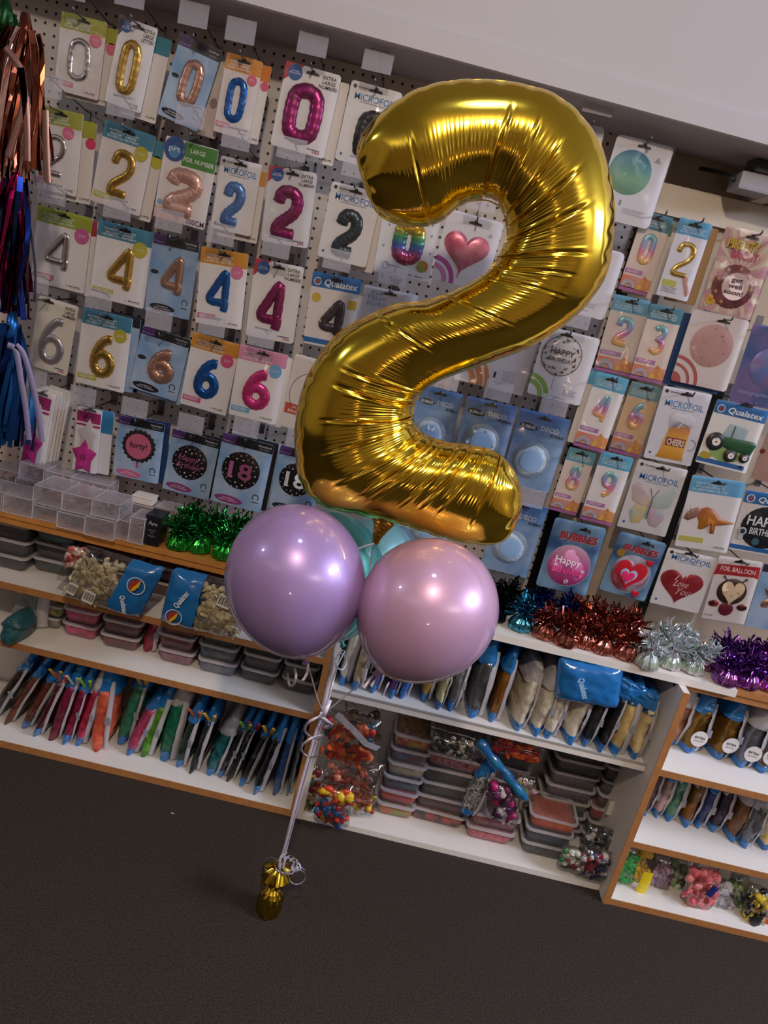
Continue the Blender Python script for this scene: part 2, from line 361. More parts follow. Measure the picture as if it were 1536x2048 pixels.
class Pack:
    def __init__(s, TL, TR, BL, body, label, Y=-.14, name='balloon_pack', category='balloon pack', r=.004, group='foil balloon packs on the pegboards', slot=(.5, .06), hk=None, sleeve=CLEAR, slotc=BLACK, flap=True, thick=.003):
        A, B, D = onY(*TL, Y), onY(*TR, Y), onY(*BL, Y)
        s.w, s.h = (B-A).length, (A-D).length; c = (B+D)/2
        th = math.atan2((B-A).z, (B-A).x); th2 = math.atan2(-(A-D).x, (A-D).z); a = (th+th2)/2
        s.ang = a; s.c = c; s.Y = Y; s.body = body
        s.e = thing(name, label, category, c, (0, -a, 0), group)
        ob('card', plate(rrect(s.w, s.h, r), -.001, -.001+thick), body, s.e)
        if slot:
            s.slot(*slot, slotc)
            flap = flap and not (s.c.x > .46 or (s.c.x > .3 and s.c.z > 1.7)); p = s.wpos(*slot); hook(p.x, p.z+.0045, 'steel peg hook carrying the '+(hk or label), flap)
        if sleeve is not None: s.sleeve(sleeve)
    def L(s, u, v): return ((u-.5)*s.w, (.5-v)*s.h)
    def wpos(s, u, v):
        x, z = s.L(u, v); return s.c+Vector((x*math.cos(s.ang)-z*math.sin(s.ang), 0, x*math.sin(s.ang)+z*math.cos(s.ang)))
    def rect(s, n, u0, v0, u1, v1, m_, l=0, r=0):
        x0, z1 = s.L(u0, v0); x1, z0 = s.L(u1, v1); y = -.0012-.0004*l
        return ob(n, plate(rrect(x1-x0, z1-z0, max(.0005, r), 4, (x0+x1)/2, (z0+z1)/2), y, y+.0004+.0001), m_, s.e)
    def poly(s, n, pts, m_, l=1, depth=0, rings=5):
        q = [s.L(u, v) for u, v in pts]; ar = sum(q[i][0]*q[(i+1) % len(q)][1]-q[(i+1) % len(q)][0]*q[i][1] for i in range(len(q)))
        if ar < 0: q = q[::-1]
        y = -.0012-.0004*l
        return ob(n, puff(q, depth, y, rings) if depth else plate(q, y, y+.0004), m_, s.e)
    def disc(s, n, u, v, r, m_, l=1, sc=0, k=0, depth=0, squash=1, rot=0):
        cx, cz = s.L(u, v); q = []
        for x, z in circ(r*s.w, 64 if sc else 30, 0, 0, sc, k):
            z *= squash; q.append((cx+x*math.cos(rot)-z*math.sin(rot), cz+x*math.sin(rot)+z*math.cos(rot)))
        y = -.0012-.0004*l
        return ob(n, puff(q, depth, y) if depth else plate(q, y, y+.0004), m_, s.e)
    def ring(s, n, u, v, r0, r1, m_, l=1, a0=0, a1=360):
        cx, cz = s.L(u, v); k = 24; o = []
        for i in range(k+1):
            a = math.radians(a0+(a1-a0)*i/k); o.append((cx+r1*s.w*math.cos(a), cz+r1*s.w*math.sin(a)))
        for i in range(k, -1, -1):
            a = math.radians(a0+(a1-a0)*i/k); o.append((cx+r0*s.w*math.cos(a), cz+r0*s.w*math.sin(a)))
        y = -.0012-.0004*l; v_ = [(x, y, z) for x, z in o]; kk = k+1
        return ob(n, mk(v_, [(i, i+1, 2*kk-2-i, 2*kk-1-i) for i in range(k)]), m_, s.e)
    def text(s, t, u, v, wf, hf, m_, l=2, rot=0, off=.0, shear=0, name='lettering', y=None):
        x, z = s.L(u, v)
        return ob(name, textmesh(t, off, shear), m_, s.e, (x, (-.0013-.0004*l) if y is None else y, z), (0, rot, 0), (wf*s.w, 1, hf*s.h))
    def digit(s, ch, u, v, wf, hf, m_, r=.13, name='number_picture', l=1):
        x, z = s.L(u, v); return ob(name, digit_mesh(ch, wf*s.w, hf*s.h, r*s.w), m_, s.e, (x, -.0012-.0004*l, z))
    def slot(s, u, v, m_=BLACK):
        x, z = s.L(u, v); W_, h_ = .0165, .0035
        q = [(x-W_, z-h_), (x+W_, z-h_), (x+W_*.9, z+h_*.3), (x+.005, z+h_*.7), (x+.003, z+h_*2), (x-.003, z+h_*2), (x-.005, z+h_*.7), (x-W_*.9, z+h_*.3)]
        ob('hang_slot', plate(q, -.0034, -.0030), m_, s.e)
    def sleeve(s, m_):
        rnd = random.Random(hash((round(s.c.x, 3), round(s.c.z, 3))) & 0xffff); nx, nz = 10, 14; v = []; f = []
        ph = [rnd.uniform(0, 6) for _ in range(6)]; am = .0022
        for j in range(nz+1):
            for i in range(nx+1):
                a, b = i/nx-.5, j/nz-.5; e = min(1, 6*(.5-abs(a)))*min(1, 6*(.5-abs(b)))
                d = am*e*(math.sin(a*9+ph[0])*math.cos(b*7+ph[1])+.6*math.sin(a*16+b*13+ph[2])+.4*math.sin(b*30+a*8+ph[3]))
                v.append((a*(s.w+.003), -.0085-d, b*(s.h+.003)))
        for j in range(nz):
            for i in range(nx): q = j*(nx+1)+i; f.append((q, q+1, q+nx+2, q+nx+1))
        ob('clear_sleeve', mk(v, f, True), m_, s.e)
    # --- several recurring card designs
    def strip_lines(s, u0, v0, w_, m_, n=3, h_=.012, gap=.022, l=2, name='small_print'):
        pts = []
        for i in range(n):
            x0, z0 = s.L(u0, v0+i*gap); ww = w_*s.w*(1-.17*((i*7) % 3)/2); pts.append(([(x0, 0, z0), (x0+ww, 0, z0), (x0+ww, 0, z0-h_*s.h), (x0, 0, z0-h_*s.h)], [(3, 2, 1, 0)]))
        v, f = join(pts); ob(name, mk(v, f), m_, s.e, (0, -.0013-.0004*l, 0))
    def party(s, hdr, badge, strip, ch, fm, wf=.55, hf=.5, u=.5, v=.56, r=.1, txt='NUMBER BALLOON\nBALLON CHIFFRE\nGLOBO DE NUMERO', bu=.80, light='d8e4ea', hh=.2):
        H_ = C(hdr); s.rect('header_band', 0, 0, 1, hh, H_, 0, .003)
        s.text(txt, .40, hh*.62, .62, hh*.52, C(light), 2, off=.012)
        s.digit(ch, u, v, wf, hf, fm, r)
        s.disc('round_badge', bu, hh+.06, .135, C(badge), 4); s.text('34 INCH\n86 CM', bu, hh+.06, .15, .035, C(light), 5, name='badge_lettering')
        s.rect('price_strip', .03, .855, .42, .925, C(strip), 1); s.strip_lines(.06, .872, .30, C(light), 2, .008, .022, 2)
        s.text('1 PC/PZ', .79, .945, .26, .026, BLACK, 1, off=.01)
    def xlarge(s, ch, fm, corner='b23040', third='NUMBER!', wf=.62, hf=.66, u=.46, v=.55, r=.13, usa=True, disc=True):
        if disc:
            s.poly('corner_flash', [(0, 0), (.33, 0), (0, .22)], C(corner), 0); s.disc('round_badge', .19, .10, .13, C('2f5aa0'), 2); s.text('34 FOIL\nBALLOON', .19, .10, .2, .04, C('e8ecf4'), 3, name='badge_lettering', off=.01)
        s.text('EXTRA\nLARGE\n'+third, .81, .125, .33, .155, BLACK, 1, off=.015)
        s.digit(ch, u, v, wf, hf, fm, r)
        if usa: s.text('USA', .84, .955, .14, .03, C('a03040'), 1, off=.02); s.rect('flag_mark', .66, .925, .90, .935, C('283a70'), 1)
    def micro(s, ch=None, fm=None, wf=.5, hf=.58, u=.5, v=.58, r=.14, tc='2272b4', hy=.17):
        s.text('MICROFOIL', .52, hy, .80, .085, C(tc), 1, off=.006); s.text('Qualatex', .27, .06, .22, .025, BLACK, 1, off=.02, name='small_lettering'); s.disc('round_logo', .09, .06, .035, C('30242c'), 1)
        s.strip_lines(.25, hy+.055, .5, C('8a9ab0'), 1, .008); s.disc('small_mark', .10, .91, .025, C('3a5a9a'), 1)
        if ch: s.digit(ch, u, v, wf, hf, fm, r)
    def sky(s, purple=.3, right='SuperShape', oval='1c1c26', ol='Foil Balloon\nBallon metallique', ou=.34, ov=.92, hh=.13):
        s.rect('header_band', 0, 0, 1, hh, C('1b1c26'), 0, .002); s.rect('header_flash', 0, 0, purple, hh, C('4f2f6c'), 1, .002)
        s.text('Anagram', purple*.5, hh*.75, purple*.8, .028, C('c8b8dc'), 2); s.text(right, .83, hh*.4, .25, .026, C('dedee6'), 2, off=.01); s.strip_lines(.74, hh*.65, .2, C('8a8a96'), 2, .006, .018, 2)
        s.disc('name_oval', ou, ov, .28, C(oval), 1, squash=.28, rot=-.03); s.text(ol, ou, ov, .36, .055, C('e2dce6'), 2, name='oval_lettering', off=.008)
        s.ring('round_logo', .85, .80, .05, .068, C('24324e'), 1, -50, 230)
        s.rect('logo_line', .78, .865, .93, .875, C('24324e'), 1)
    def qualatex(s, foot=True, fw=.93):
        s.rect('header_band', 0, 0, 1, .2, C('2468a8'), 0, .003); s.text('Qualatex', .60, .125, .68, .11, C('e8eef4'), 2, off=.02, shear=.15)
        s.ring('round_logo', .12, .12, .06, .075, C('e6e6ee'), 2); s.disc('logo_leaf', .12, .125, .045, C('a03a2c'), 1, squash=.6, rot=.7)
        if foot: s.rect('foot_band', 0, .90, fw, .97, C('1e62a6'), 0)
    def rainbow(s, ch, hd='5f9fc0', strong=RAIN, hv=.44, wf=.5, hf=.40):
        s.rect('header_band', 0, 0, 1, .2, C(hd), 0, .002); s.text('JELLY NUMBER BALLOON\nBALLON NOMBRE EN GELEE\nGLOBO JALEA DE NUMERO', .47, .125, .8, .095, C('d8e8ee'), 2, off=.008)
        s.digit(ch, .50, hv, wf, hf, strong, .115)
        s.rect('price_strip', .03, .715, .62, .77, C('a873a8'), 1); s.strip_lines(.08, .73, .42, C('e4d4e4'), 2, .007, .018, 2)
        s.rect('party_photo', 0, .80, 1, .955, C('c99a9a', noise_col=srgb('d8774a'), nscale=45), 1)
        for k, c in enumerate(('9ab4c4', 'c8b0c0', '7f9ab0')): s.ring('rainbow_arch', .26, .945, .20-.05*k, .24-.05*k, C(c), 2+k, 0, 180)
        s.poly('photo_balloon', [(.5, .95), (.72, .76), (.95, .83), (1, .95)], C('c87a5a', noise_col=srgb('d8b050'), nscale=60), 2)
        s.rect('foot_band', 0, .945, 1, 1, C('a2619c'), 1)
def behind(P, k, dx, dz, body, hdr, label, hh=.2, dy=.014, extra=None, dark=None):
    """one more pack hanging on the same hook behind pack P"""
    e = thing('balloon_pack', label, 'balloon pack', P.c+Vector((dx, dy*k, dz)), (0, -P.ang+random.Random(k).uniform(-.02, .02), 0), 'foil balloon packs on the pegboards')
    ob('card', plate(rrect(P.w, P.h, .004), -.001, .002), body, e)
    x0, z1 = P.L(0, 0); x1, z0 = P.L(1, hh)
    if hdr: ob('header_band', plate(rrect(x1-x0, z1-z0, .002, 3, 0, (z0+z1)/2), -.0016, -.0011), C(hdr), e)
    x, z = P.L(.85, .945)
    if extra: ob('lettering', textmesh(extra, .01), BLACK, e, (x, -.0016, z), (0, 0, 0), (.24*P.w, 1, .026*P.h))
    x, z = P.L(.9, .26)
    if dark: ob('round_badge', plate(circ(.12*P.w, 24, x, z), -.0016, -.0011), C(dark), e)
    return e

SIL = mat('silver_foil', (.72, .70, .74), .16, 1); SILM = mat('brushed_silver', (.52, .49, .56), .3, .8)
ROSE = foil('c79a88', .25); BLU = foil('1d5fae', .2, .6); MAG = foil('8e2c66', .28, .7); PNK = foil('d13f86', .22, .55); BLK = foil('26282e', .3, .5); BLK2 = foil('39434c', .3, .5); PBLU = foil('5c82c0', .3, .5)
# --- row one
p = Pack((128, 26), (219, 44), (104, 180), CREAM, 'lime-topped pack with silver 0 beside the copper tassel', hk='silver 0 pack'); p.party('9fa03c', 'cf6d86', 'cf8a9a', '0', SIL, .5, .56, .48, .55, .075)
behind(p, 1, .022, -.008, CREAM, '9fa03c', 'cream pack edge hanging just behind the silver 0 pack', dark='cf6d86', extra='PC/PZ')
p = Pack((250, 39), (324, 57), (202, 203), WHITE, 'white pack with gold 0 and black extra large lettering', Y=-.15, hk='gold 0 pack with extra large lettering'); p.xlarge('0', GOLDP, '3a3050', 'LETTER!', .58, .66, .45, .54, .13)
behind(p, 1, .030, -.014, CREAM, '3a7a8c', 'teal-topped pack hanging behind the gold 0 pack', extra='C/PZ', dy=.02)
p = Pack((366, 70), (449, 104), (311, 228), SKY, 'sky blue pack with rose gold 0 in the top row', hk='rose gold 0 pack'); p.sky(.3); p.digit('0', .52, .50, .52, .58, ROSE, .12); p.disc('small_oval', .14, .48, .09, C('22242e'), 1, squash=.5)
p = Pack((404, 112), (462, 128), (372, 262), mat('pack_back_card', (.58, .48, .46), .5), 'plain pinkish back of a pack left of the blue 0', Y=-.125, slot=None)
p.disc('faint_print', .72, .55, .12, C('8a7474'), 1, squash=1.4)
p = Pack((457, 106), (529, 124), (424, 262), CREAM, 'orange-topped pack with blue 0 in the top row', Y=-.15, hk='blue 0 pack'); p.party('c9852e', 'cf5a78', 'cf7a9a', '0', BLU, .56, .58, .46, .55, .115)
behind(p, 1, .020, -.004, WHITE, 'c8742c', 'orange-topped pack edge behind the blue 0 pack', dark='cf5a78', extra='C/PZ')
p = Pack((574, 122), (684, 152), (540, 289), WHITE, 'large white pack with magenta 0 and red corner', Y=-.155, r=.008, hk='magenta 0 pack'); p.xlarge('0', MAG, wf=.70, hf=.74, u=.47, v=.55, r=.15)
behind(p, 1, .020, -.010, CREAM, None, 'pack edge with red country lettering behind the magenta 0 pack', extra='USA', dy=.02)
p = Pack((704, 159), (806, 187), (669, 318), WHITE, 'white pack with black 0 half behind the gold balloon', r=.008, hk='black 0 pack'); p.micro('0', BLK, .62, .66, .58, .62, .14)
p = Pack((1140, 245), (1213, 254), (1100, 415), mat('lilac_card', (.66, .66, .76), .45), 'plain lilac white pack between gold balloon and the blue-green balloon pack', r=.012, slot=(.55, .08), hk='plain lilac white pack'); p.poly('triangle_mark', [(.72, .16), (.84, .16), (.78, .09)], C('a8a8b8'), 1)
p = Pack((1232, 262), (1342, 299), (1193, 429), mat('lilac_card'), 'white pack with round blue-green balloon under the bulkhead', Y=-.15, r=.012, slot=(.5, .07), hk='blue-green round balloon pack')
p.disc('balloon_picture', .39, .40, .37, mat('blue_green_balloon', rough=.45, ramp=[srgb('6f9a86'), srgb('7fae94'), srgb('4f9098'), srgb('4079a4')]), 1, depth=.006, squash=.98); p.rect('balloon_neck', .36, .735, .40, .80, C('78948c'), 1); p.strip_lines(.45, .82, .4, C('a4a4b4'), 4, .006, .018, 1); p.poly('triangle_mark', [(.74, .22), (.86, .22), (.80, .15)], C('9a9aac'), 1)
# --- row two
p = Pack((84, 212), (170, 228), (66, 376), CREAM, 'lime-topped pack with silver 2 partly behind tassels', hk='silver 2 pack'); p.party('a0a040', 'd2648a', 'cf8a9a', '2', SIL, .5, .52, .44, .56, .085, bu=.70)
behind(p, 1, .030, -.012, CREAM, '9fa03c', 'lime-topped pack edge between the silver 2 and gold 2 packs', dark='c83a64', extra='C/PZ')
p = Pack((216, 245), (318, 271), (175, 402), CREAM, 'teal-topped pack with gold 2 in the second row', Y=-.15, hk='gold 2 pack'); p.party('467f98', 'b4ac3c', 'b8b04c', '2', GOLDP, .50, .60, .50, .57, .1)
behind(p, 1, .022, -.010, CREAM, '467f98', 'cream pack edge hanging behind the gold 2 pack', dark='b4ac3c', extra='PC/PZ')
p = Pack((336, 274), (441, 299), (303, 433), CREAM, 'pack with green header and rose gold 2 marked 100cm', Y=-.155, hk='green header rose 2 pack', slot=(.55, -.02))
p.rect('header_band', .36, .01, 1, .30, C('45803a'), 0); p.disc('round_logo', .20, .13, .205, C('34508c'), 2, squash=1.05); p.disc('logo_glow', .2, .16, .11, C('4f8ab8'), 3); p.text('prt', .20, .14, .22, .075, C('d4dcf0'), 4, off=.01)
p.text('LARGE', .64, .10, .28, .055, C('dfe8df'), 2, off=.01); p.text('FOIL NUMBER', .68, .215, .58, .055, C('dfe8df'), 2, off=.01); p.digit('2', .49, .62, .74, .60, mat('pale_rose_foil', srgb('d2a89c'), .25, .55), .165)
p.text('100CM', .82, .945, .34, .07, C('5c3c74'), 5, off=.005); p.rect('foot_tint', 0, .86, .6, 1, C('cfa49c'), 0); p.disc('small_mark', .08, .80, .05, C('74aac8'), 1)
p = Pack((443, 311), (525, 330), (421, 455), WHITE, 'white pack with shaded blue 2 in the second row', r=.006, hk='shaded blue 2 pack'); p.micro('2', PBLU, .56, .64, .46, .62, .15)
behind(p, 1, .013, -.014, CREAM, 'c88a3c', 'orange-topped pack edge behind the shaded blue 2 pack', extra='1PC/PZ')
p = Pack((541, 332), (637, 346), (520, 482), WHITE, 'crinkled glossy pack with magenta 2 and red corner', Y=-.155, r=.008, sleeve=CLEARB, hk='magenta 2 pack'); p.xlarge('2', MAG, wf=.66, hf=.74, u=.48, v=.58, r=.16)
p = Pack((664, 361), (764, 388), (635, 511), WHITE, 'white pack with dark grey 2 next to gold balloon tip', r=.008, hk='dark grey 2 pack'); p.micro('2', BLK2, .55, .66, .50, .62, .15)
behind(p, 1, .016, -.010, CREAM, None, 'clear pack edge behind the dark grey 2 pack', dy=.018)
p = Pack((772, 405), (886, 425), (745, 543), mat('pale_blue_card', (.68, .70, .78), .45), 'white pack with dark rainbow 0 below the balloon tip', Y=-.15, hk='dark rainbow 0 pack'); p.digit('0', .52, .50, .56, .66, RAIN2, .145)
p.disc('round_badge', .84, .80, .10, C('c0603c', noise_col=srgb('70a040'), nscale=80), 3); p.ring('round_logo', .20, .88, .05, .065, C('4a5a78'), 1); p.text('34" - 86cm', .74, .955, .25, .022, BLACK, 1, off=.01)
for k in range(6): p.disc('star_print', (.14, .1, .88, .9, .2, .93)[k], (.3, .6, .2, .35, .14, .6)[k], .02, C('8c98b0'), 1, .5, 5)
p = Pack((899, 418), (1010, 447), (860, 556), mat('lilac_card'), 'white pack with marbled pink heart inside the gold 2 curve', Y=-.15, r=.008, slot=(.52, .10), hk='marbled pink heart pack')
def heart(u, v, s, asp, n=36):
    q = []
    for i in range(n):
        t = 2*PI*i/n; x = 16*math.sin(t)**3; z = 13*math.cos(t)-5*math.cos(2*t)-2*math.cos(3*t)-math.cos(4*t); q.append((u+s*x/32, v-s*asp*z/32))
    return q
p.poly('heart_picture', heart(.47, .50, .82, .78), mat('marbled_pink', srgb('b0486c'), .3, .3, noise_col=srgb('d890a4'), nscale=22, ndet=6), 1, depth=.006)
p.ring('pink_arc', .0, 1.0, .20, .28, C('c07ab0'), 1, 0, 90); p.ring('pink_arc', .0, 1.0, .33, .41, C('b04a98'), 1, 0, 90); p.poly('triangle_mark', [(.78, .24), (.88, .24), (.83, .18)], C('a8a8b8'), 1); p.rect('balloon_neck', .44, .80, .47, .9, C('c888a0'), 1)
p = Pack((1175, 488), (1253, 507), (1130, 622), mat('lilac_card'), 'blank lilac white pack right of the big balloon curve', r=.012, slot=None); p.poly('triangle_mark', [(.5, .12), (.64, .12), (.57, .04)], C('a8a8b8'), 1); p.strip_lines(.3, .8, .4, C('a8a8b8'), 4, .006, .02, 1)
p = Pack((1293, 425), (1353, 436), (1230, 578), mat('warm_cream_card', (.68, .58, .54), .45), 'narrow teal-topped pack with pastel rainbow 0', hk='rainbow 0 pack', Y=-.13); p.rainbow('0', '3f7890')
behind(p, 1, .012, -.004, CREAM, '5a8478', 'yellowish pack edge between the rainbow 0 and small gold 2 packs')
p = Pack((1359, 432), (1422, 450), (1315, 588), mat('lilac_card'), 'narrow blue-topped pack with small gold 2', Y=-.15, hk='small gold 2 pack'); p.rect('header_band', 0, 0, 1, .2, C('4b93bd'), 0, .002); p.text('NUMBER BALLOON\nBALLON CHIFFRE\nGLOBO DE NUMERO', .5, .13, .8, .08, C('d4e4ee'), 2)
p.digit('2', .50, .50, .62, .46, GOLDP, .10); p.rect('price_strip', .06, .78, .50, .86, C('b8b860'), 1); p.strip_lines(.08, .87, .5, C('8a8aa0'), 4, .008, .02, 1); p.poly('hand_picture', [(.62, .72), (.78, .70), (.98, .90), (.9, .95)], C('c09088'), 1, depth=.003)
behind(p, 1, .024, -.006, mat('kraft_card', srgb('a4845c'), .6), None, 'brown pack edge between the small gold 2 and get well soon packs')
p = Pack((1452, 450), (1556, 478), (1400, 616), mat('burst_card', srgb('d2b0a0'), .4, noise_col=srgb('c08a98'), nscale=30), 'comic burst pack with maroon get well soon balloon', Y=-.15, sleeve=CLEARB, hk='get well soon pack', slot=(.52, .06))
for k in range(14):
    a = k*2*PI/14; cl = lambda q: (min(.985, max(.015, q[0])), min(.985, max(.015, q[1]))); p.poly('burst_ray', [(.5, .5), cl((.5+.62*math.cos(a), .5+.6*math.sin(a))), cl((.5+.62*math.cos(a+.16), .5+.6*math.sin(a+.16)))], C('d8c8b0'), 0)
p.text('MIGHTY', .43, .175, .64, .13, C('50281c'), 4, off=.08, name='letter_outline'); p.text('MIGHTY', .42, .17, .62, .12, C('d8b030'), 5, off=.05, rot=.0); p.text('BRIGHT', .50, .285, .50, .10, C('c04a6a'), 5, off=.04)
p.disc('balloon_picture', .48, .66, .40, mat('maroon_print', srgb('6a2a3c'), .3, .2, noise_col=srgb('9a5058'), nscale=30), 2, .02, 24, depth=.005); p.disc('balloon_centre', .50, .655, .25, C('d6bcb8'), 18); p.text('get\nwell\nsoon!', .50, .655, .36, .20, C('3c2234'), 20, off=.02)
p.disc('star_badge', .16, .86, .10, C('d8a828'), 3, .2, 12); p.text('21"', .16, .86, .1, .04, C('b03020'), 5, off=.02)
for k in range(7): a = 2+k*.7; p.disc('star_print', .48+.33*math.cos(a), .66+.22*math.sin(a), .028, C('c89a58'), 14, .4, 5)
# --- row three
p = Pack((78, 411), (187, 436), (60, 562), WHITE, 'lime-topped pack with silver 4 in the third row', hk='silver 4 pack'); p.party('93a033', 'bf5a98', 'cf7a9a', '4', SIL, .54, .55, .47, .54, .10, bu=.85)
behind(p, 1, .010, -.006, WHITE, 'a03a40', 'red-topped pack edge behind the silver 4 pack'); behind(p, 2, .014, -.010, CREAM, None, 'hindmost cream pack edge on the silver 4 hook')
p = Pack((200, 440), (310, 465), (178, 592), WHITE, 'teal-topped pack with gold 4 in the third row', Y=-.15, hk='gold 4 pack'); p.party('44809c', 'b4ac3c', 'b8b04c', '4', GOLDP, .54, .60, .53, .57, .11)
p = Pack((311, 467), (403, 484), (286, 621), SKY, 'sky blue pack with rose gold 4', Y=-.145, sleeve=CLEARB, hk='rose gold 4 pack'); p.sky(.28, ou=.38); p.digit('4', .55, .50, .56, .54, ROSE, .13); p.disc('small_oval', .12, .48, .09, C('22242e'), 1, squash=.5)
p = Pack((406, 495), (500, 507), (388, 646), WHITE, 'orange-topped pack with blue 4 in the third row', Y=-.155, hk='blue 4 pack'); p.party('c88a30', 'd0709a', 'c85a90', '4', BLU, .58, .60, .47, .55, .125)
p = Pack((513, 518), (611, 534), (489, 671), WHITE, 'white pack with magenta 4 and red corner', r=.007, hk='magenta 4 pack'); p.xlarge('4', MAG, wf=.62, hf=.70, u=.47, v=.58, r=.15)
p = Pack((628, 543), (726, 560), (604, 686), CREAM, 'blue-topped pack with charcoal 4 and gold stickers', Y=-.15, r=.007, hk='charcoal 4 pack'); p.qualatex(True, 1); p.digit('4', .55, .60, .58, .56, mat('charcoal_foil', srgb('463f46'), .3, .5), .14); p.disc('star_badge', .14, .34, .09, C('c8a43c'), 2, .08, 16); p.rect('gold_sticker', .80, .30, .97, .42, C('c8a43c'), 2)
p = Pack((728, 568), (835, 592), (704, 720), mat('lilac_card'), 'lilac pack with faint lettering at the diagonal stroke', sleeve=CLEARB, hk='faint lilac pack', slot=(.5, .05)); p.text('FLY\nFEUX\nFORE', .28, .14, .36, .2, C('8aa4d0'), 1, off=.01)
# --- row four
p = Pack((88, 599), (168, 612), (47, 731), mat('ivory_card', (.70, .66, .60), .45), 'ivory pack with embossed silver 6 and extra large lettering', r=.008, hk='silver 6 pack', slot=(.25, .05)); p.xlarge('6', SILM, wf=.68, hf=.70, u=.50, v=.56, r=.12, disc=False)
p = Pack((171, 618), (270, 636), (147, 765), WHITE, 'teal-topped pack with gold 6 in the fourth row', Y=-.15, hk='gold 6 pack'); p.party('44809c', 'b4ac3c', 'b8b04c', '6', GOLDP, .54, .60, .50, .57, .11)
behind(p, 1, .018, .002, SKY, '1b1c26', 'sky blue pack edge behind the gold 6 pack', .13); behind(p, 2, .026, .004, BLACK, None, 'dark pack edge hindmost on the gold 6 hook')
p = Pack((287, 651), (383, 680), (258, 774), SKY, 'sky blue pack with rose gold 6', Y=-.145, hk='rose gold 6 pack'); p.sky(.28, ou=.32); p.digit('6', .55, .52, .58, .58, ROSE, .14); p.disc('small_oval', .12, .48, .09, C('22242e'), 1, squash=.5)
behind(p, 1, .016, -.012, SKY, '1b1c26', 'darker sky blue pack edge behind the rose gold 6 pack', .13)
p = Pack((387, 663), (481, 690), (360, 806), WHITE, 'orange-topped pack with blue 6 in the fourth row', Y=-.152, hk='blue 6 pack'); p.party('c88a30', 'c84a80', 'c85a90', '6', BLU, .56, .58, .47, .56, .12)
p = Pack((484, 691), (581, 709), (453, 829), WHITE, 'pink-topped pack with pink 6 in the fourth row', Y=-.158, hk='pink 6 pack'); p.party('cf8aa8', '6aa4cc', '6aa4cc', '6', PNK, .60, .60, .50, .56, .13)
behind(p, 1, .012, -.008, CREAM, None, 'cream pack edge behind the pink 6 pack')
p = Pack((593, 708), (694, 734), (556, 851), CREAM, 'cream pack with red band just left of the gold corner', r=.008, slot=None); p.ring('inner_line', .5, .5, .44, .45, C('55505a'), 1); p.rect('red_band', 0, .66, 1, .80, C('b8503c'), 1); p.text('34 FOIL\nBALLOON', .3, .73, .4, .09, C('ead8d4'), 2, off=.01); p.digit('0', .66, .45, .5, .6, BLK, .10)
# --- behind the gold 2: packs seen through its curves
p = Pack((945, 615), (1085, 652), (908, 757), mat('lilac_card'), 'white pack with orange arcs under the diagonal stroke', slot=None)
for a, b in ((.22, .30), (.33, .41), (.44, .5)): p.ring('orange_arc', .0, 1.0, a, b, C('c8804a'), 1, 0, 90)
p.rect('small_mark', .53, .76, .56, .84, BLACK, 1); p.strip_lines(.65, .72, .2, C('9a9aac'), 6, .008, .03, 1)
p = Pack((1093, 652), (1202, 678), (1052, 786), mat('lilac_card'), 'white happy birthday pack with coloured dots and green arcs', Y=-.15, r=.008, hk='dotted birthday pack', slot=(.4, .06))
p.disc('balloon_picture', .42, .36, .36, C('c9c9d2', .3), 1, depth=.004); p.ring('balloon_rim', .42, .36, .34, .365, C('5c6068'), 2)
for k in range(30):
    a = k*2.4; rr = (.25+.09*((k*5) % 3)/2); p.disc('dot_print', .42+rr*math.cos(a), .36+rr*.8*math.sin(a), .016+.007*(k % 2), C(('3e5a60', '7a3c4c', '4a8468', 'b4846c', '38404c')[k % 5]), 12)
p.text('HAPPY', .42, .31, .44, .085, C('4a3a34'), 14, off=.02); p.text('BIRTHDAY', .43, .42, .46, .06, C('4a3a34'), 14, off=.01)
for a, b in ((.20, .28), (.31, .39)): p.ring('green_arc', .0, 1.0, a, b, C('7fae4c'), 1, 0, 90)
p.strip_lines(.62, .82, .25, C('9a9aac'), 5, .007, .02, 1); p.rect('string_print', .40, .66, .41, .86, C('9a9aa6'), 1)
def deco(TL, TR, BL, label, Y=-.14, oval=True, hk=None, motif=None):
    p = Pack(TL, TR, BL, mat('blue_bubble_card', srgb('7ea2d2'), .35, noise_col=srgb('9ab8de'), nscale=16), label, Y=Y, sleeve=CLEARB, hk=hk, slot=(.5, .06), group='clear bubble balloon packs')
    p.rect('header_band', 0, 0, 1, .3, mat('blue_fade', rough=.35, ramp=[srgb('7ea2d2'), srgb('3f74bc')]), 0)
    p.text('DECO', .66, .19, .36, .065, C('dfe6f0'), 2, off=.03); p.text('BUBBLE', .83, .255, .26, .035, BLACK, 2, off=.02)
    if oval: p.disc('logo_oval', .24, .205, .175, C('12141a'), 2, squash=.36, rot=-.08); p.text('BUBBLES', .24, .205, .28, .045, C('dde2ea'), 4, off=.03, name='oval_lettering')
    p.disc('folded_bubble', .47, .63, .37, mat('frosted_bubble', srgb('a2b6cc'), .35, bump=.5, bscale=120), 1, .02, 30, depth=.012); p.disc('bubble_centre', .47, .63, .22, mat('frosted_centre', srgb('86a6d0'), .3), 29, depth=.002)
    if motif == 'butterfly':
        for sx in (-1, 1): p.poly('butterfly_motif', [(.47, .56), (.47+sx*.08, .50), (.47+sx*.1, .56), (.47+sx*.03, .59), (.47+sx*.07, .64)], C('c4d2e4'), 36)
    if motif == 'hearts':
        for a in (0, 1, 2, 3, 4, 5): p.poly('heart_motif', heart(.47+.27*math.cos(a), .63+.2*math.sin(a), .07, .8), C('c8d6e8'), 32)
    return p
deco((838, 765), (922, 791), (812, 905), 'blue bubble pack with butterfly motif inside lower curve', hk='butterfly bubble pack', motif='butterfly')
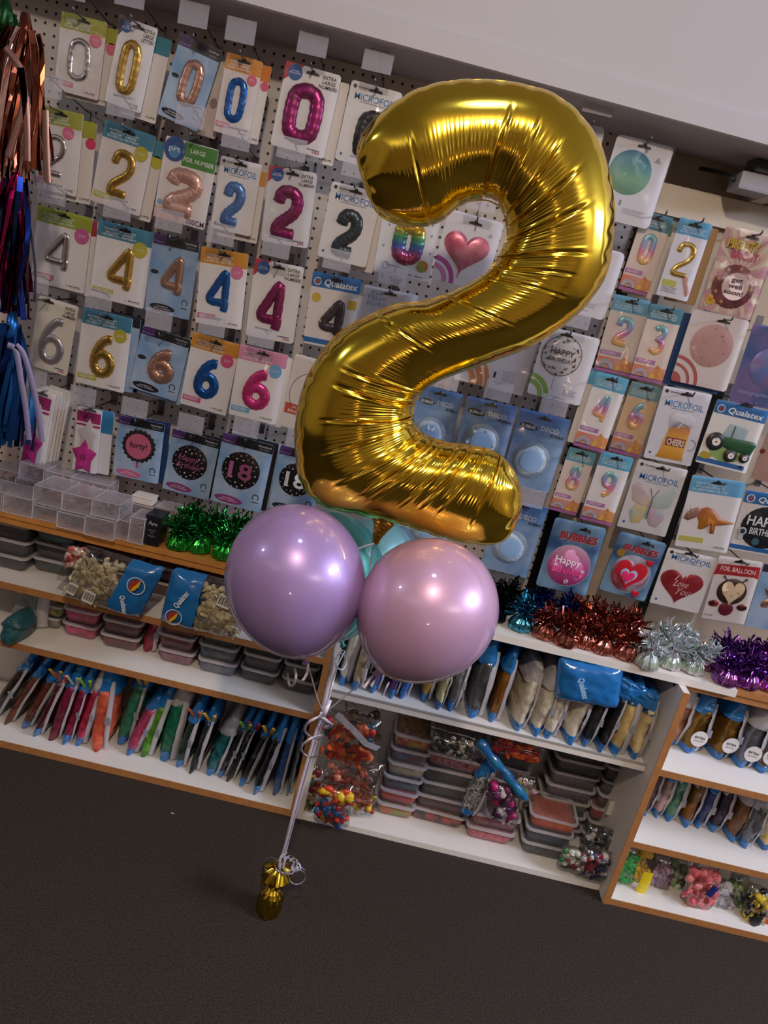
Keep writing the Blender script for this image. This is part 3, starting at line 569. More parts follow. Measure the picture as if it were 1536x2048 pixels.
deco((935, 790), (1034, 815), (905, 920), 'blue bubble pack with heart motifs above the base stroke', Y=-.15, hk='heart motif bubble pack', motif='hearts')
deco((1042, 815), (1142, 841), (1000, 962), 'full blue bubble pack with frosted ring right of gold base', Y=-.14, hk='frosted ring bubble pack')
deco((1000, 990), (1093, 1018), (964, 1132), 'blue bubble pack with pale ring below the gold base end', Y=-.14, hk='lower bubble pack')
deco((830, 950), (925, 975), (800, 1090), 'blue bubble pack mostly behind the gold base and lilac balloons', Y=-.12, hk='hidden bubble pack')
# --- right board
p = Pack((1230, 588), (1302, 603), (1187, 739), mat('warm_cream_card'), 'narrow pack with pastel rainbow 2', sleeve=CLEARB, hk='rainbow 2 pack'); p.rainbow('2')
p = Pack((1302, 606), (1368, 621), (1259, 755), mat('warm_cream_card'), 'narrow teal-topped pack with pastel rainbow 3', Y=-.146, hk='rainbow 3 pack'); p.rainbow('3', '4a8098')
p = Pack((1387, 617), (1500, 642), (1341, 760), mat('rose_white_card', (.76, .68, .68), .4), 'white pack with round spotted pink balloon', Y=-.15, r=.008, sleeve=CLEARB, hk='spotted pink balloon pack', slot=(.57, .08))
p.disc('balloon_picture', .50, .43, .37, mat('dusty_pink_balloon', srgb('c89a98'), .4), 1, depth=.005)
for k, (a, b) in enumerate(((.62, .28), (.66, .33), (.74, .5), (.34, .4), (.4, .6), (.56, .68), (.3, .55), (.48, .2))): p.disc('spot_print', a, b, .014, C('a07078'), 14)
for a, b in ((.0, .17), (.27, .32), (.40, .46)): p.ring('red_arc', 0, 1, a, b, C('b85a5a'), 1, 0, 90)
behind(p, 1, -.014, -.012, mat('navy_card', srgb('1c3f74'), .4), None, 'navy pack edge showing under the spotted pink balloon pack')
p = Pack((1507, 646), (1610, 668), (1459, 802), mat('blue_purple_foil_card', srgb('4a6cb0'), .25, .4, noise_col=srgb('8a7ab8'), nscale=14), 'shiny blue and purple foil pack at the right edge', Y=-.145, sleeve=CLEARB, hk='blue and purple foil pack'); p.disc('balloon_picture', .55, .5, .38, mat('violet_swirl', srgb('9a86c0'), .25, .3, noise_col=srgb('6a8ad0'), nscale=30), 1, depth=.006); p.text('Holographic', .4, .85, .6, .06, C('a8b8dc'), 2, shear=.3)
p = Pack((1197, 744), (1261, 759), (1143, 890), WHITE, 'narrow bright pack with pastel rainbow 4', Y=-.15, hk='rainbow 4 pack'); p.rainbow('4', '5aa2c4')
behind(p, 1, -.016, .004, CREAM, '5aa2c4', 'blue-topped pack edge at the left of the rainbow 4 pack')
p = Pack((1265, 762), (1326, 777), (1216, 901), mat('amber_glare_card', srgb('d8b894'), .4), 'narrow pack with amber glare tint between rainbow 4 and mug packs', Y=-.14, sleeve=CLEARB, hk='glaring amber pack'); p.rainbow('6', '6f9aa8')  # glare on this pack is put into the card colour as amber
p = Pack((1327, 770), (1423, 790), (1288, 914), mat('lilac_card'), 'white pack with foaming amber drink mug', Y=-.15, hk='drink mug pack'); p.micro(tc='3f8ccc', hy=.21)
p.poly('mug_picture', [(.36, .48), (.78, .50), (.78, .90), (.80, .955), (.22, .955), (.26, .90)], mat('amber_drink', rough=.3, ramp=[srgb('c88a30'), srgb('e0b050'), srgb('b86a3c')]), 1, depth=.004)
p.poly('foam_picture', [(.30, .38), (.40, .31), (.55, .33), (.68, .30), (.82, .36), (.86, .46), (.74, .50), (.62, .46), (.5, .55), (.42, .50), (.34, .55)], C('cfd0de'), 3, depth=.004)
p.ring('mug_handle', .86, .72, .10, .125, C('9aa4bc'), 2, -100, 100); p.rect('mug_band', .34, .655, .74, .77, C('8a3a34'), 12); p.text('CHEERS', .54, .715, .36, .09, C('e4d8c8'), 14, off=.03)
p = Pack((1437, 800), (1541, 822), (1388, 924), mat('ivory_white', (.76, .74, .72), .4), 'blue-topped pack with green tractor', Y=-.155, hk='green tractor pack', slot=(.55, -.01)); p.qualatex()
TG = C('1f5c3c', .3); TB = C('23262c', .4)
p.disc('grass_halo', .5, .70, .36, C('8fb26a'), 0, squash=.7); p.poly('cab_picture', [(.30, .53), (.38, .32), (.66, .30), (.76, .36), (.74, .54)], C('a8bcc8', .2), 1, depth=.002)
p.poly('bonnet_picture', [(.30, .52), (.96, .50), (1.0, .56), (.95, .72), (.50, .70), (.34, .66)], TG, 2, depth=.005); p.rect('cab_frame', .48, .33, .50, .52, TG, 8)
for u, v, r in ((.22, .62, .175), (.58, .78, .13), (.85, .77, .10)): p.disc('wheel_picture', u, v, r, TB, 9, depth=.006); p.disc('hub_picture', u, v, r*.45, C('c8c0bc'), 25); p.disc('hub_cap', u, v, r*.12, C('a04038'), 27)
p.poly('yellow_badge', [(.02, .86), (.08, .80), (.22, .82), (.27, .86), (.16, .92), (.05, .91)], C('b09c30'), 3); p.disc('number_mark', .86, .92, .03, BLACK, 2)
p = Pack((1552, 815), (1640, 840), (1506, 955), mat('dusty_rose_card', srgb('a88478'), .5), 'dusty rose pack edge right of the tractor pack', Y=-.13, slot=None); p.disc('red_spot', .08, .30, .08, C('702018'), 1); p.disc('red_spot', .02, .6, .06, C('702018'), 1)
p = Pack((1142, 895), (1197, 907), (1095, 1018), mat('warm_cream_card'), 'narrow pack with pastel rainbow 8', Y=-.14, hk='rainbow 8 pack'); p.rainbow('8', '5a98a8')
p = Pack((1205, 902), (1269, 917), (1158, 1037), WHITE, 'narrow blue-topped pack with pastel rainbow 9', Y=-.15, hk='rainbow 9 pack'); p.rainbow('9', '56a0c4')
p = Pack((1278, 918), (1377, 940), (1233, 1052), WHITE, 'white pack with pale pastel butterfly', Y=-.146, sleeve=CLEARB, hk='pastel butterfly pack'); p.micro(tc='2f78ba', hy=.22)
BW = [mat('butterfly_wing_'+str(i), srgb(a), .4, noise_col=srgb(b), nscale=25) for i, (a, b) in enumerate((('ceb6c0', 'd8c4b4'), ('b4c4d4', 'c8d2c4'), ('a8c0d0', 'd8c890'), ('d0b0bc', 'b8c4d4')))]
for sx, i in ((-1, 0), (1, 1)):
    p.poly('upper_wing', [(.5, .52), (.5+sx*.12, .42), (.5+sx*.36, .31), (.5+sx*.46, .38), (.5+sx*.38, .58), (.5+sx*.15, .66), (.5, .64)], BW[i], 1, depth=.003)
    p.poly('lower_wing', [(.5, .62), (.5+sx*.26, .62), (.5+sx*.36, .74), (.5+sx*.26, .90), (.5+sx*.10, .88), (.5, .74)], BW[i+2], 2, depth=.003)
    p.poly('antenna', [(.5, .50), (.5+sx*.08, .36), (.5+sx*.09, .365), (.515, .50)], C('6a6a78'), 3)
p.poly('butterfly_body', [(.485, .5), (.515, .5), (.515, .8), (.485, .8)], C('6c6a80'), 11, depth=.002)
p = Pack((1384, 948), (1490, 966), (1351, 1090), WHITE, 'blue-topped pack with brown horned dinosaur', Y=-.156, hk='horned dinosaur pack'); p.rect('header_band', 0, 0, 1, .22, C('62a4cc'), 0, .002); p.text('PARTY BALLOON\nBALLON DE FETE\nGLOBO PARA FIESTA', .38, .135, .66, .12, C('cfe2ee'), 2, off=.01)
p.poly('dinosaur_body', [(.30, .44), (.42, .40), (.56, .43), (.70, .53), (.98, .57), (.98, .585), (.74, .63), (.66, .64), (.66, .76), (.58, .76), (.56, .64), (.44, .62), (.42, .72), (.34, .72), (.33, .62), (.26, .54)], mat('dinosaur_skin', srgb('a4552c'), .35, .1, noise_col=srgb('b8782e'), nscale=20), 1, depth=.006)
p.poly('dinosaur_head', [(.03, .60), (.06, .52), (.14, .46), (.24, .42), (.32, .46), (.30, .54), (.22, .58), (.12, .62)], mat('dinosaur_frill', srgb('94685c'), .35), 3, depth=.005)
for a in ((.08, .53), (.13, .48)): p.poly('horn', [a, (a[0]-.07, a[1]-.10), (a[0]+.015, a[1]-.01)], C('b8aca0'), 16)
p.rect('price_strip', .03, .84, .50, .91, C('bcb85c'), 1); p.text('1 PC/PZ', .82, .945, .24, .026, BLACK, 1, off=.01)
p = Pack((1491, 977), (1600, 1000), (1459, 1096), CREAM, 'blue-topped pack with black space balloon at right edge', Y=-.148, hk='black space balloon pack', slot=(.6, .02)); p.qualatex(); p.disc('balloon_picture', .52, .56, .43, mat('space_black', srgb('14161c'), .3, noise_col=srgb('20262e'), nscale=50), 1, .012, 26, depth=.003, squash=.92)
p.text('HAPPY', .50, .46, .66, .16, C('d8dce0'), 10, off=.02); p.text('BIRTHDAY', .54, .63, .56, .11, C('d8dce0'), 10, off=.02); p.disc('helmet_picture', .14, .66, .075, C('c0c4d0'), 10); p.disc('visor_picture', .14, .66, .045, C('2c3444'), 12); p.rect('suit_picture', .09, .72, .18, .80, C('c0c4d0'), 10, .003); p.disc('planet_picture', .42, .80, .07, C('3c6474'), 10)
def bubbles(TL, TR, BL, label, fill, hk):
    p = Pack(TL, TR, BL, mat('deep_blue_card', srgb('34588c'), .3, noise_col=srgb('8ab4d4'), nscale=11), label, Y=-.15, sleeve=CLEARB, hk=hk, slot=(.62, .08), r=.008, group='red lettered bubble packs')
    p.text('BUBBLES', .54, .21, .72, .11, C('b02836'), 6, off=.05); p.text('BUBBLES', .545, .217, .72, .11, C('d8dce8'), 5, off=.07, name='letter_outline'); p.disc('balloon_picture', .5, .62, .42, fill, 2, depth=.008); p.ring('balloon_rim', .5, .62, .405, .43, C('9ab4cc'), 3); return p
p = bubbles((1112, 1035), (1215, 1057), (1070, 1170), 'dark blue bubble pack with pink happy birthday balloon', mat('pink_magenta_balloon', rough=.25, ramp=[srgb('c03a8c'), srgb('d06aa8'), srgb('dcaac8')]), 'pink birthday bubble pack'); p.text('Happy', .46, .56, .5, .13, C('e8dce8'), 26, off=.01); p.text('Birthday', .52, .70, .66, .11, C('d83a84'), 26, off=.03)
for k in range(6): p.disc('star_print', .5+.3*math.cos(k*1.1+.4), .72+.12*math.sin(k*2), .03, C('e4c8dc'), 25, .6, 6)
p = bubbles((1241, 1062), (1334, 1088), (1198, 1178), 'dark blue bubble pack with red hearts', mat('white_blue_balloon', srgb('c4cce0'), .25, noise_col=srgb('a04a60'), nscale=12), 'red hearts bubble pack')
p.poly('heart_picture', heart(.48, .60, .66, .82), C('b01828', .3), 24, depth=.002); p.poly('heart_rim', heart(.45, .64, .36, .82), C('98a4c4'), 30, depth=.001); p.poly('inner_heart', heart(.44, .65, .27, .82), C('d02c64', .3), 34, depth=.001); p.poly('small_heart', heart(.78, .36, .17, .82), C('b01828', .3), 24, depth=.001); p.poly('small_heart', heart(.72, .90, .17, .82), C('b01828', .3), 24, depth=.001); p.disc('star_badge', .16, .32, .09, C('b08c30'), 4, .1, 10)
p = Pack((1338, 1096), (1438, 1117), (1297, 1205), WHITE, 'white pack with dark red I love you heart', Y=-.15, hk='red heart card pack', slot=(.45, .02)); p.micro(tc='2a72b0', hy=.13); p.poly('heart_picture', heart(.47, .585, .86, .74), mat('dark_red_foil', srgb('8e1c28'), .3, .3, noise_col=srgb('a83844'), nscale=20), 1, depth=.005)
p.text('I', .34, .46, .07, .09, C('e0b8b8'), 15, shear=.5); p.text('Love', .46, .55, .30, .11, C('e0b8b8'), 15, shear=.5); p.text('You', .56, .68, .30, .12, C('e0b8b8'), 15, shear=.5)
p = Pack((1441, 1113), (1529, 1124), (1400, 1236), CREAM, 'white pack with smiling bee balloon and red ribbon header', Y=-.155, hk='smiling bee pack', slot=(.5, .04))
p.poly('ribbon_band', [(.02, .12), (.98, .08), (1.0, .27), (.9, .25), (.1, .28), (-.02, .30)], C('a8202c'), 1); p.text('FOIL BALLOON', .50, .175, .80, .075, C('e8d0d0'), 3, off=.02)
p.disc('head_picture', .50, .52, .34, C('3a2420', .3), 1, depth=.005, squash=.95); p.poly('face_picture', heart(.50, .51, .52, .80), C('dcc4a4', .4), 14, depth=.001); p.disc('body_picture', .48, .80, .17, C('6a1c2c', .3), 2, depth=.004)
for sx in (-1, 1):
    p.disc('wing_picture', .5+sx*.33, .74, .12, mat('ladybird_red', srgb('9a1c20'), .3, noise_col=srgb('1c1216'), nscale=70), 2, depth=.003, squash=.7); p.poly('antenna', [(.5+sx*.12, .38), (.5+sx*.22, .31), (.5+sx*.24, .32), (.5+sx*.14, .39)], C('3a2420'), 3); p.disc('antenna_tip', .5+sx*.25, .305, .035, C('5a5a62'), 3); p.ring('eye_picture', .5+sx*.13, .50, .025, .035, BLACK, 17, 200, 340); p.disc('cheek_picture', .5+sx*.19, .55, .03, C('c8907c'), 17)
p.ring('smile', .5, .555, .03, .04, BLACK, 17, 200, 340); p.text('small', .12, .93, .2, .03, C('6a4a78'), 1)
p = Pack((1530, 1128), (1620, 1142), (1487, 1252), SKY, 'sky blue pack with rose star points at right edge', Y=-.14, slot=None); p.disc('star_picture', .52, .50, .30, ROSE, 1, .3, 5, depth=.006); p.rect('header_band', 0, 0, 1, .12, C('2c2240'), 0)
# --- lowest row on the left board
def star5(u, v, s, asp, k=.5): return [(u+s*(1 if i % 2 == 0 else k)*math.sin(i*PI/5), v-s*asp*(1 if i % 2 == 0 else k)*math.cos(i*PI/5)) for i in range(10)]
PKS = mat('hot_pink_foil', srgb('c83a92'), .25, .4); PKS2 = mat('pink_foil_band', srgb('b83a80'), .3, .3)
def starpack(TL, TR, BL, label, Y, bl, hk):
    p = Pack(TL, TR, BL, WHITE, label, Y=Y, hk=hk, slot=(.55, .02), slotc=C('5a5a66'))
    m1, m2 = (PKS, PKS2) if not bl else (mat('blue_star_foil', srgb('3a7ac0'), .25, .4), mat('blue_foil_band', srgb('2c6ab0'), .3, .3))
    p.rect('banner_picture', .02, .06, .98, .22, m2, 1); p.rect('banner_line', .02, .25, .98, .28, m2, 1); p.poly('white_star', star5(.55, .45, .5, .6, .6), C('c8c4c8', .3), 1, depth=.004); p.poly('star_picture', star5(.46, .76, .54, .56, .60), m1, 8, depth=.006); p.text('13', .46, .76, .22, .09, C('6a2050'), 26, off=.03, name='star_lettering'); p.text('100', .5, .14, .4, .08, C('7a2858'), 3, off=.02); return p
p = starpack((72, 784), (117, 792), (27, 918), 'front pink star pack of the thick stack by the blue tassel', -.16, False, 'thick stack of pink star packs')
for k in range(1, 6): behind(p, k, .004*k, .0015*k, WHITE if k % 2 else CREAM, None, ('second', 'third', 'fourth', 'fifth', 'hindmost')[k-1]+' white edged pack counted from the front in the pink star stack', dy=.012)
p = starpack((157, 812), (206, 822), (143, 938), 'pink star pack left of the forty pack', -.155, False, 'pair of star packs')
behind(p, 1, .026, -.002, mat('pale_blue_card'), '2f7ab0', 'blue and white star pack edge behind the pink star pack', .35, dy=.02)
p = Pack((237, 828), (328, 850), (228, 948), SKY, 'sky blue pack with scalloped pink forty balloon', Y=-.15, hk='forty pack', slot=(.5, .02)); p.sky(.27, 'Standard', 'd06a98'); p.disc('balloon_rim', .50, .44, .36, C('241c22'), 1, .06, 20, depth=.003); p.disc('balloon_picture', .50, .44, .28, C('c86a8c', .35), 10, .03, 20); p.text('forty!', .50, .44, .38, .13, C('2a1c24'), 12, off=.01); p.rect('balloon_neck', .48, .69, .53, .80, C('c04a80'), 2)
behind(p, 1, .012, .002, mat('navy_card'), '1a2a60', 'navy pack edge behind the forty pack', .18)
def dotty(p, tcol):
    p.disc('balloon_picture', .47, .47, .37, C('1a161c', .3), 1, .015, 28, depth=.004)
    rnd = random.Random(5)
    for k in range(34):
        a = k*2.399; r = .35*math.sqrt((k+14)/48); p.disc('dot_print', .47+r*math.cos(a), .47+r*.8*math.sin(a), rnd.choice((.010, .013, .016)), C(tcol if k % 4 == 0 else 'd8d4d8'), 13)
p = Pack((347, 857), (441, 882), (324, 976), SKY, 'sky blue pack with black happy birthday balloon in pink script', Y=-.145, hk='black birthday balloon pack', slot=(.5, .02)); p.sky(.27, 'Standard', '8a3a78', ov=.91); dotty(p, 'b05a88'); p.text('Happy', .45, .41, .46, .12, C('b0688c'), 16, shear=.4); p.text('Birthday!', .48, .53, .54, .11, C('b0688c'), 16, shear=.4)
behind(p, 1, .010, .002, BLACK, '16161e', 'black pack edge behind the black happy birthday pack', .2)
p = Pack((450, 868), (553, 890), (417, 1001), SKY, 'sky blue pack with black dotted balloon and pink 18', Y=-.155, hk='pink 18 pack', slot=(.5, .02)); p.sky(.27, 'Standard', '94387c', ov=.92); dotty(p, 'a05a80'); p.text('18', .47, .47, .46, .24, mat('pink_glitter', srgb('c878a8'), .3, .4, noise_col=srgb('a04a80'), nscale=300), 18, off=.02)
behind(p, 1, .010, .003, BLACK, '16161e', 'black pack edge behind the pink 18 pack', .2); behind(p, 2, .014, .002, SKY, None, 'second blue pack edge behind the pink 18 pack', .2)
p = Pack((562, 890), (652, 912), (537, 1015), SKY, 'sky blue pack with black dotted balloon and silver white 18', Y=-.145, hk='white 18 pack', slot=(.45, .02)); p.sky(.27, 'Standard', '22242e', ov=.93); dotty(p, 'c8ccd0'); p.text('18', .47, .47, .46, .24, C('d0d4d8'), 18, off=.02)
# ------------------------------------------------------------------ shared shapes of the shelf goods
def loft(rings, n=5, caps=True):      # rings: (z, width x, depth y, corner radius, dx, dy)
    v = []; f = []
    for z, a, b, r, *o in rings:
        dx, dy = (o+[0, 0])[:2] if len(o) >= 2 else (0, 0)
        v += [(x+dx, y+dy, z) for x, y in rrect(a, b, min(r, a/2.01, b/2.01), n)]
    m_ = 4*(n+1)
    for i in range(len(rings)-1): f += [(i*m_+k, i*m_+(k+1) % m_, (i+1)*m_+(k+1) % m_, (i+1)*m_+k) for k in range(m_)]
    if caps: f += [tuple(range(m_-1, -1, -1)), tuple(range((len(rings)-1)*m_, len(rings)*m_))]
    return v, f
def cmat(a, b=None, sc=55, rough=.35): return mat(f'balloons_{a}_{b}', srgb(a), rough, coat=.2, bump=.7, bscale=70, noise_col=srgb(b) if b else None, nscale=sc)
_tubs = {}
def tub_meshes(w_, d_, h_):
    k = (w_, d_, h_)
    if k not in _tubs:
        b = mk(*loft([(0, w_*.84, d_*.86, .012), (h_*.08, w_*.88, d_*.9, .014), (h_*.86, w_*.97, d_*.97, .016)]), True)
        l = mk(*loft([(h_*.90, w_*.98, d_*.98, .017), (h_*.94, w_*.98, d_*.98, .017)]), False)
        v, f = loft([(h_*.84, w_*.97, d_*.97, .017), (h_*.84, w_*1.03, d_*1.03, .019), (h_*.97, w_*1.03, d_*1.03, .019), (h_*.97, w_*.93, d_*.93, .016), (h_*.92, w_*.93, d_*.93, .016)], caps=False); rim = mk(v, f)
        v, f = loft([(h_*.04, w_*.80, d_*.82, .012), (h_*.3, w_*.88, d_*.90, .014), (h_*.7, w_*.93, d_*.93, .014), (h_*.83, w_*.86, d_*.86, .014), (h_*.86, w_*.5, d_*.5, .01)])
        c = mk(v, f, True); _tubs[k] = (b, l, c, rim)
    return _tubs[k]
def tubs(px, py, z, items, w_=.105, d_=.15, h_=.046, rot=0, group='lidded plastic tubs of latex balloons', base=None):
    b = onZ(px, py, z); rnd = random.Random(int(px*7+py)); b.y = min(b.y, -.034-d_)
    for k, (col, lab) in enumerate(items):
        B, L_, Cn, Rm = tub_meshes(w_, d_, h_)
        t = thing('plastic_tub', lab, 'tub', (b.x+rnd.uniform(-.003, .003), b.y+d_/2, z+.0006+k*(h_+.0003)), (0, 0, rot+rnd.uniform(-.04, .04)), group)
        ob('contents', Cn, cmat(*col) if isinstance(col, tuple) else cmat(col), t); ob('tub_body', B, TUBM, t); q = ob('lid', L_, TUBL, t); ob('rim', Rm, TUBR, q)
BLUEB = mat('blue_bag_film', srgb('1d6cb4'), .22, coat=.7, bump=.5, bscale=40)
GREYB = mat('milky_bag_film', srgb('c8c4cc'), .28, coat=.5, bump=.6, bscale=50, alpha=.74)
CLIPS = {k: C(v, .35) for k, v in dict(yellow='e0b018', red='b83028', lime='8cc028', white='c8c8cc', orange='d0581c', crimson='a02040').items()}
def pillow(t, w_, h_, z0, z1, seed, lean=0, bulge=1, top=.35, bot=.55, dx=0, n=20, m_=14):
    rnd = random.Random(seed); v = []; f = []; ph = rnd.uniform(0, 50)
    for j in range(m_+1):
        s = z0+(z1-z0)*j/m_; prof = (bot+(1-bot)*min(1, s/.25)**.6) if s < .25 else (1-(1-top)*max(0, (s-.55)/.45)**1.5)
        for i in range(n):
            a = 2*PI*i/n; ca, sa = math.cos(a), math.sin(a)
            x = t/2*prof*bulge*math.copysign(abs(ca)**.8, ca); y = w_/2*math.copysign(abs(sa)**.7, sa)*(1-.06*math.sin(s*9+ph))
            d = .007*noise.noise(Vector((x*60+ph, y*35, s*h_*45)))+.005*noise.noise(Vector((x*120, y*90+ph, s*h_*110)))
            v.append((x*(1+d*30)+dx+lean*s*h_, y+d, s*h_))
        if j: f += [((j-1)*n+i, (j-1)*n+(i+1) % n, j*n+(i+1) % n, j*n+i) for i in range(n)]
    f += [tuple(range(n-1, -1, -1)), tuple(range(m_*n, m_*n+n))]
    return mk(v, f, True)
def bag(px, py, z, t, h_, lean, col, lab, band=True, seam='right', topc='blue', clip=None, wd=.15, rot=0, group='bags of latex balloons filed upright', back=0, label=None, cat_='bag', top=True):
    b = onZ(px, py, z); seed = int(px*3+py); rnd = random.Random(seed); b.y = min(b.y, -.034-wd)
    e = thing('balloon_bag', lab, cat_, (b.x, b.y+wd/2+back, z+.001), (0, 0, rot+rnd.uniform(-.10, .10)), group)
    m_ = cmat(*col) if isinstance(col, tuple) else (col if not isinstance(col, str) else cmat(col))
    ob('bag_body', pillow(t, wd, h_, .10 if band else 0, .80, seed, lean), m_, e)
    if band: ob('bottom_band', pillow(t*.98, wd*1.01, h_, 0, .13, seed, lean, 1.02), BLUEB, e)
    if seam:
        sw = t*rnd.uniform(.16, .42); s = 1 if seam == 'right' else -1; P = []
        for j in range(9):
            q = j/8; P.append((s*t*.42*(1-.3*q*q)+lean*q*h_*.9, -wd*.36-.014*math.sin(q*PI)-.006, .006+q*h_*.9))
        v, f = ribbon(P, sw, (s*.5, -1, 0)); v = [Vector(q)+Vector((.0035*noise.noise(Vector(q)*50), .0035*noise.noise(Vector(q)*60+Vector((9, 0, 0))), 0)) for q in v]
        sd = ob('side_seam', mk(v, f, True), GREYB, e)
        if rnd.random() < .5: ob('printed_label', boxm(-t*.13, t*.13, -.0006, 0, -.012, .012), C('8a8c98'), sd, (s*t*.40+lean*.42*h_, -wd*.36-.0275, h_*.45), (0, -lean*.8, 0))
    if top:
        tm = BLUEB if topc == 'blue' else (GREYB if topc == 'grey' else cmat(topc))
        ob('folded_top', pillow(t*1.25, wd*.95, h_, .74, 1.04, seed+1, lean, 1.15, .45), tm, e)
    if clip:
        c = tube([(-.003, -wd*.40, h_*.78), (-.014, -wd*.66, h_*1.0)], [.005, .006], seg=4, flat=.5, ret=True); d = tube([(.005, -wd*.40, h_*.80), (.016, -wd*.64, h_*.99)], [.005, .006], seg=4, flat=.5, ret=True)
        ob('peg_clip', mk(*join([c, d])), CLIPS[clip], e, (lean*h_*.95, 0, 0))
    if label:
        l = ob('round_label', plate(circ(.024, 28), -.001, 0), C('d0cccc'), e, (lean*.32*h_, -wd*.50-.012, h_*.34), (0, .1, 0)); ob('lettering', textmesh('EXTRA', .03), BLACK, l, (0, -.0014, .004), (0, 0, 0), (.030, 1, .007)); ob('small_print', textmesh('BALLOONS', .0), BLACK, l, (0, -.0014, -.006), (0, 0, 0), (.026, 1, .004))
    return e
# ------------------------------------------------------------------ left unit, upper compartment
tubs(8, 1140, L2, [(('1c2234', '10141f'), 'bottom dark navy tub at the left frame edge on the upper shelf'), (('191e30', '0e1018'), 'middle dark navy tub at the left frame edge on the upper shelf'), (('12141c', '0c0d12'), 'top black tub at the left frame edge on the upper shelf')], w_=.12)
tubs(98, 1150, L2, [(('182420', '101a18'), 'dark green tub at the bottom beside the red striped bag'), (('121418', '1a1c20'), 'black tub in the middle of the stack beside the red striped bag'), (('2f5868', '44707c'), 'teal topped tub under the oak shelf edge')], w_=.112)
tubs(185, 1128, L2, [(('6a1420', '8c2030'), 'dark red tub behind the bag of cream pieces, lower'), (('9a1c28', '701420'), 'bright red tub behind the bag of cream pieces, upper')])
tubs(262, 1148, L2, [(('7a1826', '4c1018'), 'dark red tub behind the blue logo panel, lower'), (('a01e34', '701424'), 'crimson tub behind the blue logo panel, upper')])
tubs(345, 1168, L2, [(('5c1018', '38080e'), 'deep maroon tub behind the second blue bag, lower'), (('701822', '4a0c14'), 'maroon tub behind the second blue bag, upper')])
tubs(425, 1190, L2, [(('4c2c1c', '2c1a10'), 'dark brown tub behind the right cream bag, lower'), (('40281c', '2a1a12'), 'dark brown tub behind the right cream bag, upper')])
# ------------------------------------------------------------------ left unit, middle compartment
tubs(92, 1258, L3, [(('8a7c6a', '5c5448'), 'small tub with tan contents left of the pink tubs'), (('3c6a3c', 'b09a40'), 'small tub with green and yellow contents left of the pink tubs')], w_=.08, d_=.12, h_=.038)
tubs(84, 1225, L3, [(('203c20', '182818'), 'dark tub at the back under the lime bag')], w_=.08)
tubs(155, 1279, L3, [(('c83e74', '98204c'), 'lower pink tub of the pink pair'), (('c64a72', 'a43058'), 'upper pink tub of the pink pair')], w_=.102)
tubs(232, 1301, L3, [(('6c2438', '541a2c'), 'lower wine tub with white paper strip'), (('661c30', '481220'), 'upper wine tub of the pair right of the pink tubs')], w_=.112)
tubs(345, 1331, L3, [(('86505c', '6c404c'), 'lower dusty rose tub with white paper'), (('7c3630', '5c2420'), 'brown red tub above the dusty rose tub'), (('94442c', '6c3020'), 'rust brown tub at the top of the reddish stack')], w_=.105)
tubs(428, 1352, L3, [(('4c5464', '5c6474'), 'grey blue tub at the bottom of the mixed grey stack'), (('283c58', '566070'), 'blue and grey tub in the middle of the mixed grey stack'), (('121412', '1e201e'), 'black tub at the top of the mixed grey stack')], w_=.112)
tubs(513, 1370, L3, [(('1a1a20', '24222a'), 'bottom charcoal tub below the lilac balloon'), (('1c1826', '28222e'), 'middle dark plum tub below the lilac balloon'), (('1e1626', '120e18'), 'top dark plum tub below the lilac balloon')], w_=.108)
tubs(592, 1389, L3, [(('2c2228', '1c181c'), 'bottom brown black tub beside the unit side panel'), (('18202e', '101420'), 'middle navy tub beside the unit side panel'), (('14181c', '0c1014'), 'top black tub beside the unit side panel')], w_=.10)
bag(293, 1305, L3, .052, .14, .18, ('a02440', '7c1830'), 'red bag standing between the wine and brown tubs', band=False, topc='grey', group=None, wd=.1)
bag(42, 1256, L3, .115, .135, .12, ('6a7074', '84868c'), 'grey clear bag with pale contents at the left frame edge', band=False, topc='grey', group=None, wd=.16)
bag(10, 1292, L3, .06, .07, .12, ('24525c', '2c6068'), 'small teal bag under the grey clear bag', band=False, topc='24525c', seam=None, group=None, wd=.1)
bag(118, 1225, L3, .06, .11, .5, ('4c8c34', '2c6428'), 'lime green bag lying at the back above the small tubs', band=False, topc='4c8c34', seam=None, group=None, wd=.1)
# ------------------------------------------------------------------ flat pouches with printed panels
def pouch(TL, TR, BL, lab, Y, parts, depth=.03, name='balloon_bag', group=None, seed=1, cat_='bag'):
    A, B, D = onY(*TL, Y), onY(*TR, Y), onY(*BL, Y); w_ = (B-A).length; h_ = (A-D).length; c = (B+D)/2
    e = thing(name, lab, cat_, c, (0, 0, 0), group); X = (B-A)/2; Z = (A-D)/2
    def surf(u, v, k=1.):    # -1..1
        q = X*u+Z*v; r = depth*k*(max(0, 1-u**4)*max(0, 1-v**4))**.5; n_ = .006*noise.noise(Vector((u*3+seed, v*3, seed)))+.003*noise.noise(Vector((u*8, v*8, seed)))
        return Vector((q.x+.004*noise.noise(Vector((v*4, seed, u*2))), q.y-r+n_*(1 if r > 0 else 0), q.z+.004*noise.noise(Vector((u*4, 1, seed)))))
    for nm, m_, u0, u1, v0, v1, k in parts:
        v = []; f = []; nx, nz = max(6, int(18*(u1-u0)/2)), max(6, int(16*(v1-v0)/2))
        for s in (1, -.4):
            for j in range(nz+1):
                for i in range(nx+1): v.append(surf(u0+(u1-u0)*i/nx, v0+(v1-v0)*j/nz, k*s))
        o = (nx+1)*(nz+1)
        for j in range(nz):
            for i in range(nx): q = j*(nx+1)+i; f += [(q, q+1, q+nx+2, q+nx+1), (o+q, o+q+nx+1, o+q+nx+2, o+q+1)]
        ob(nm, mk(v, f, True), m_, e)
    return e, surf, w_, h_
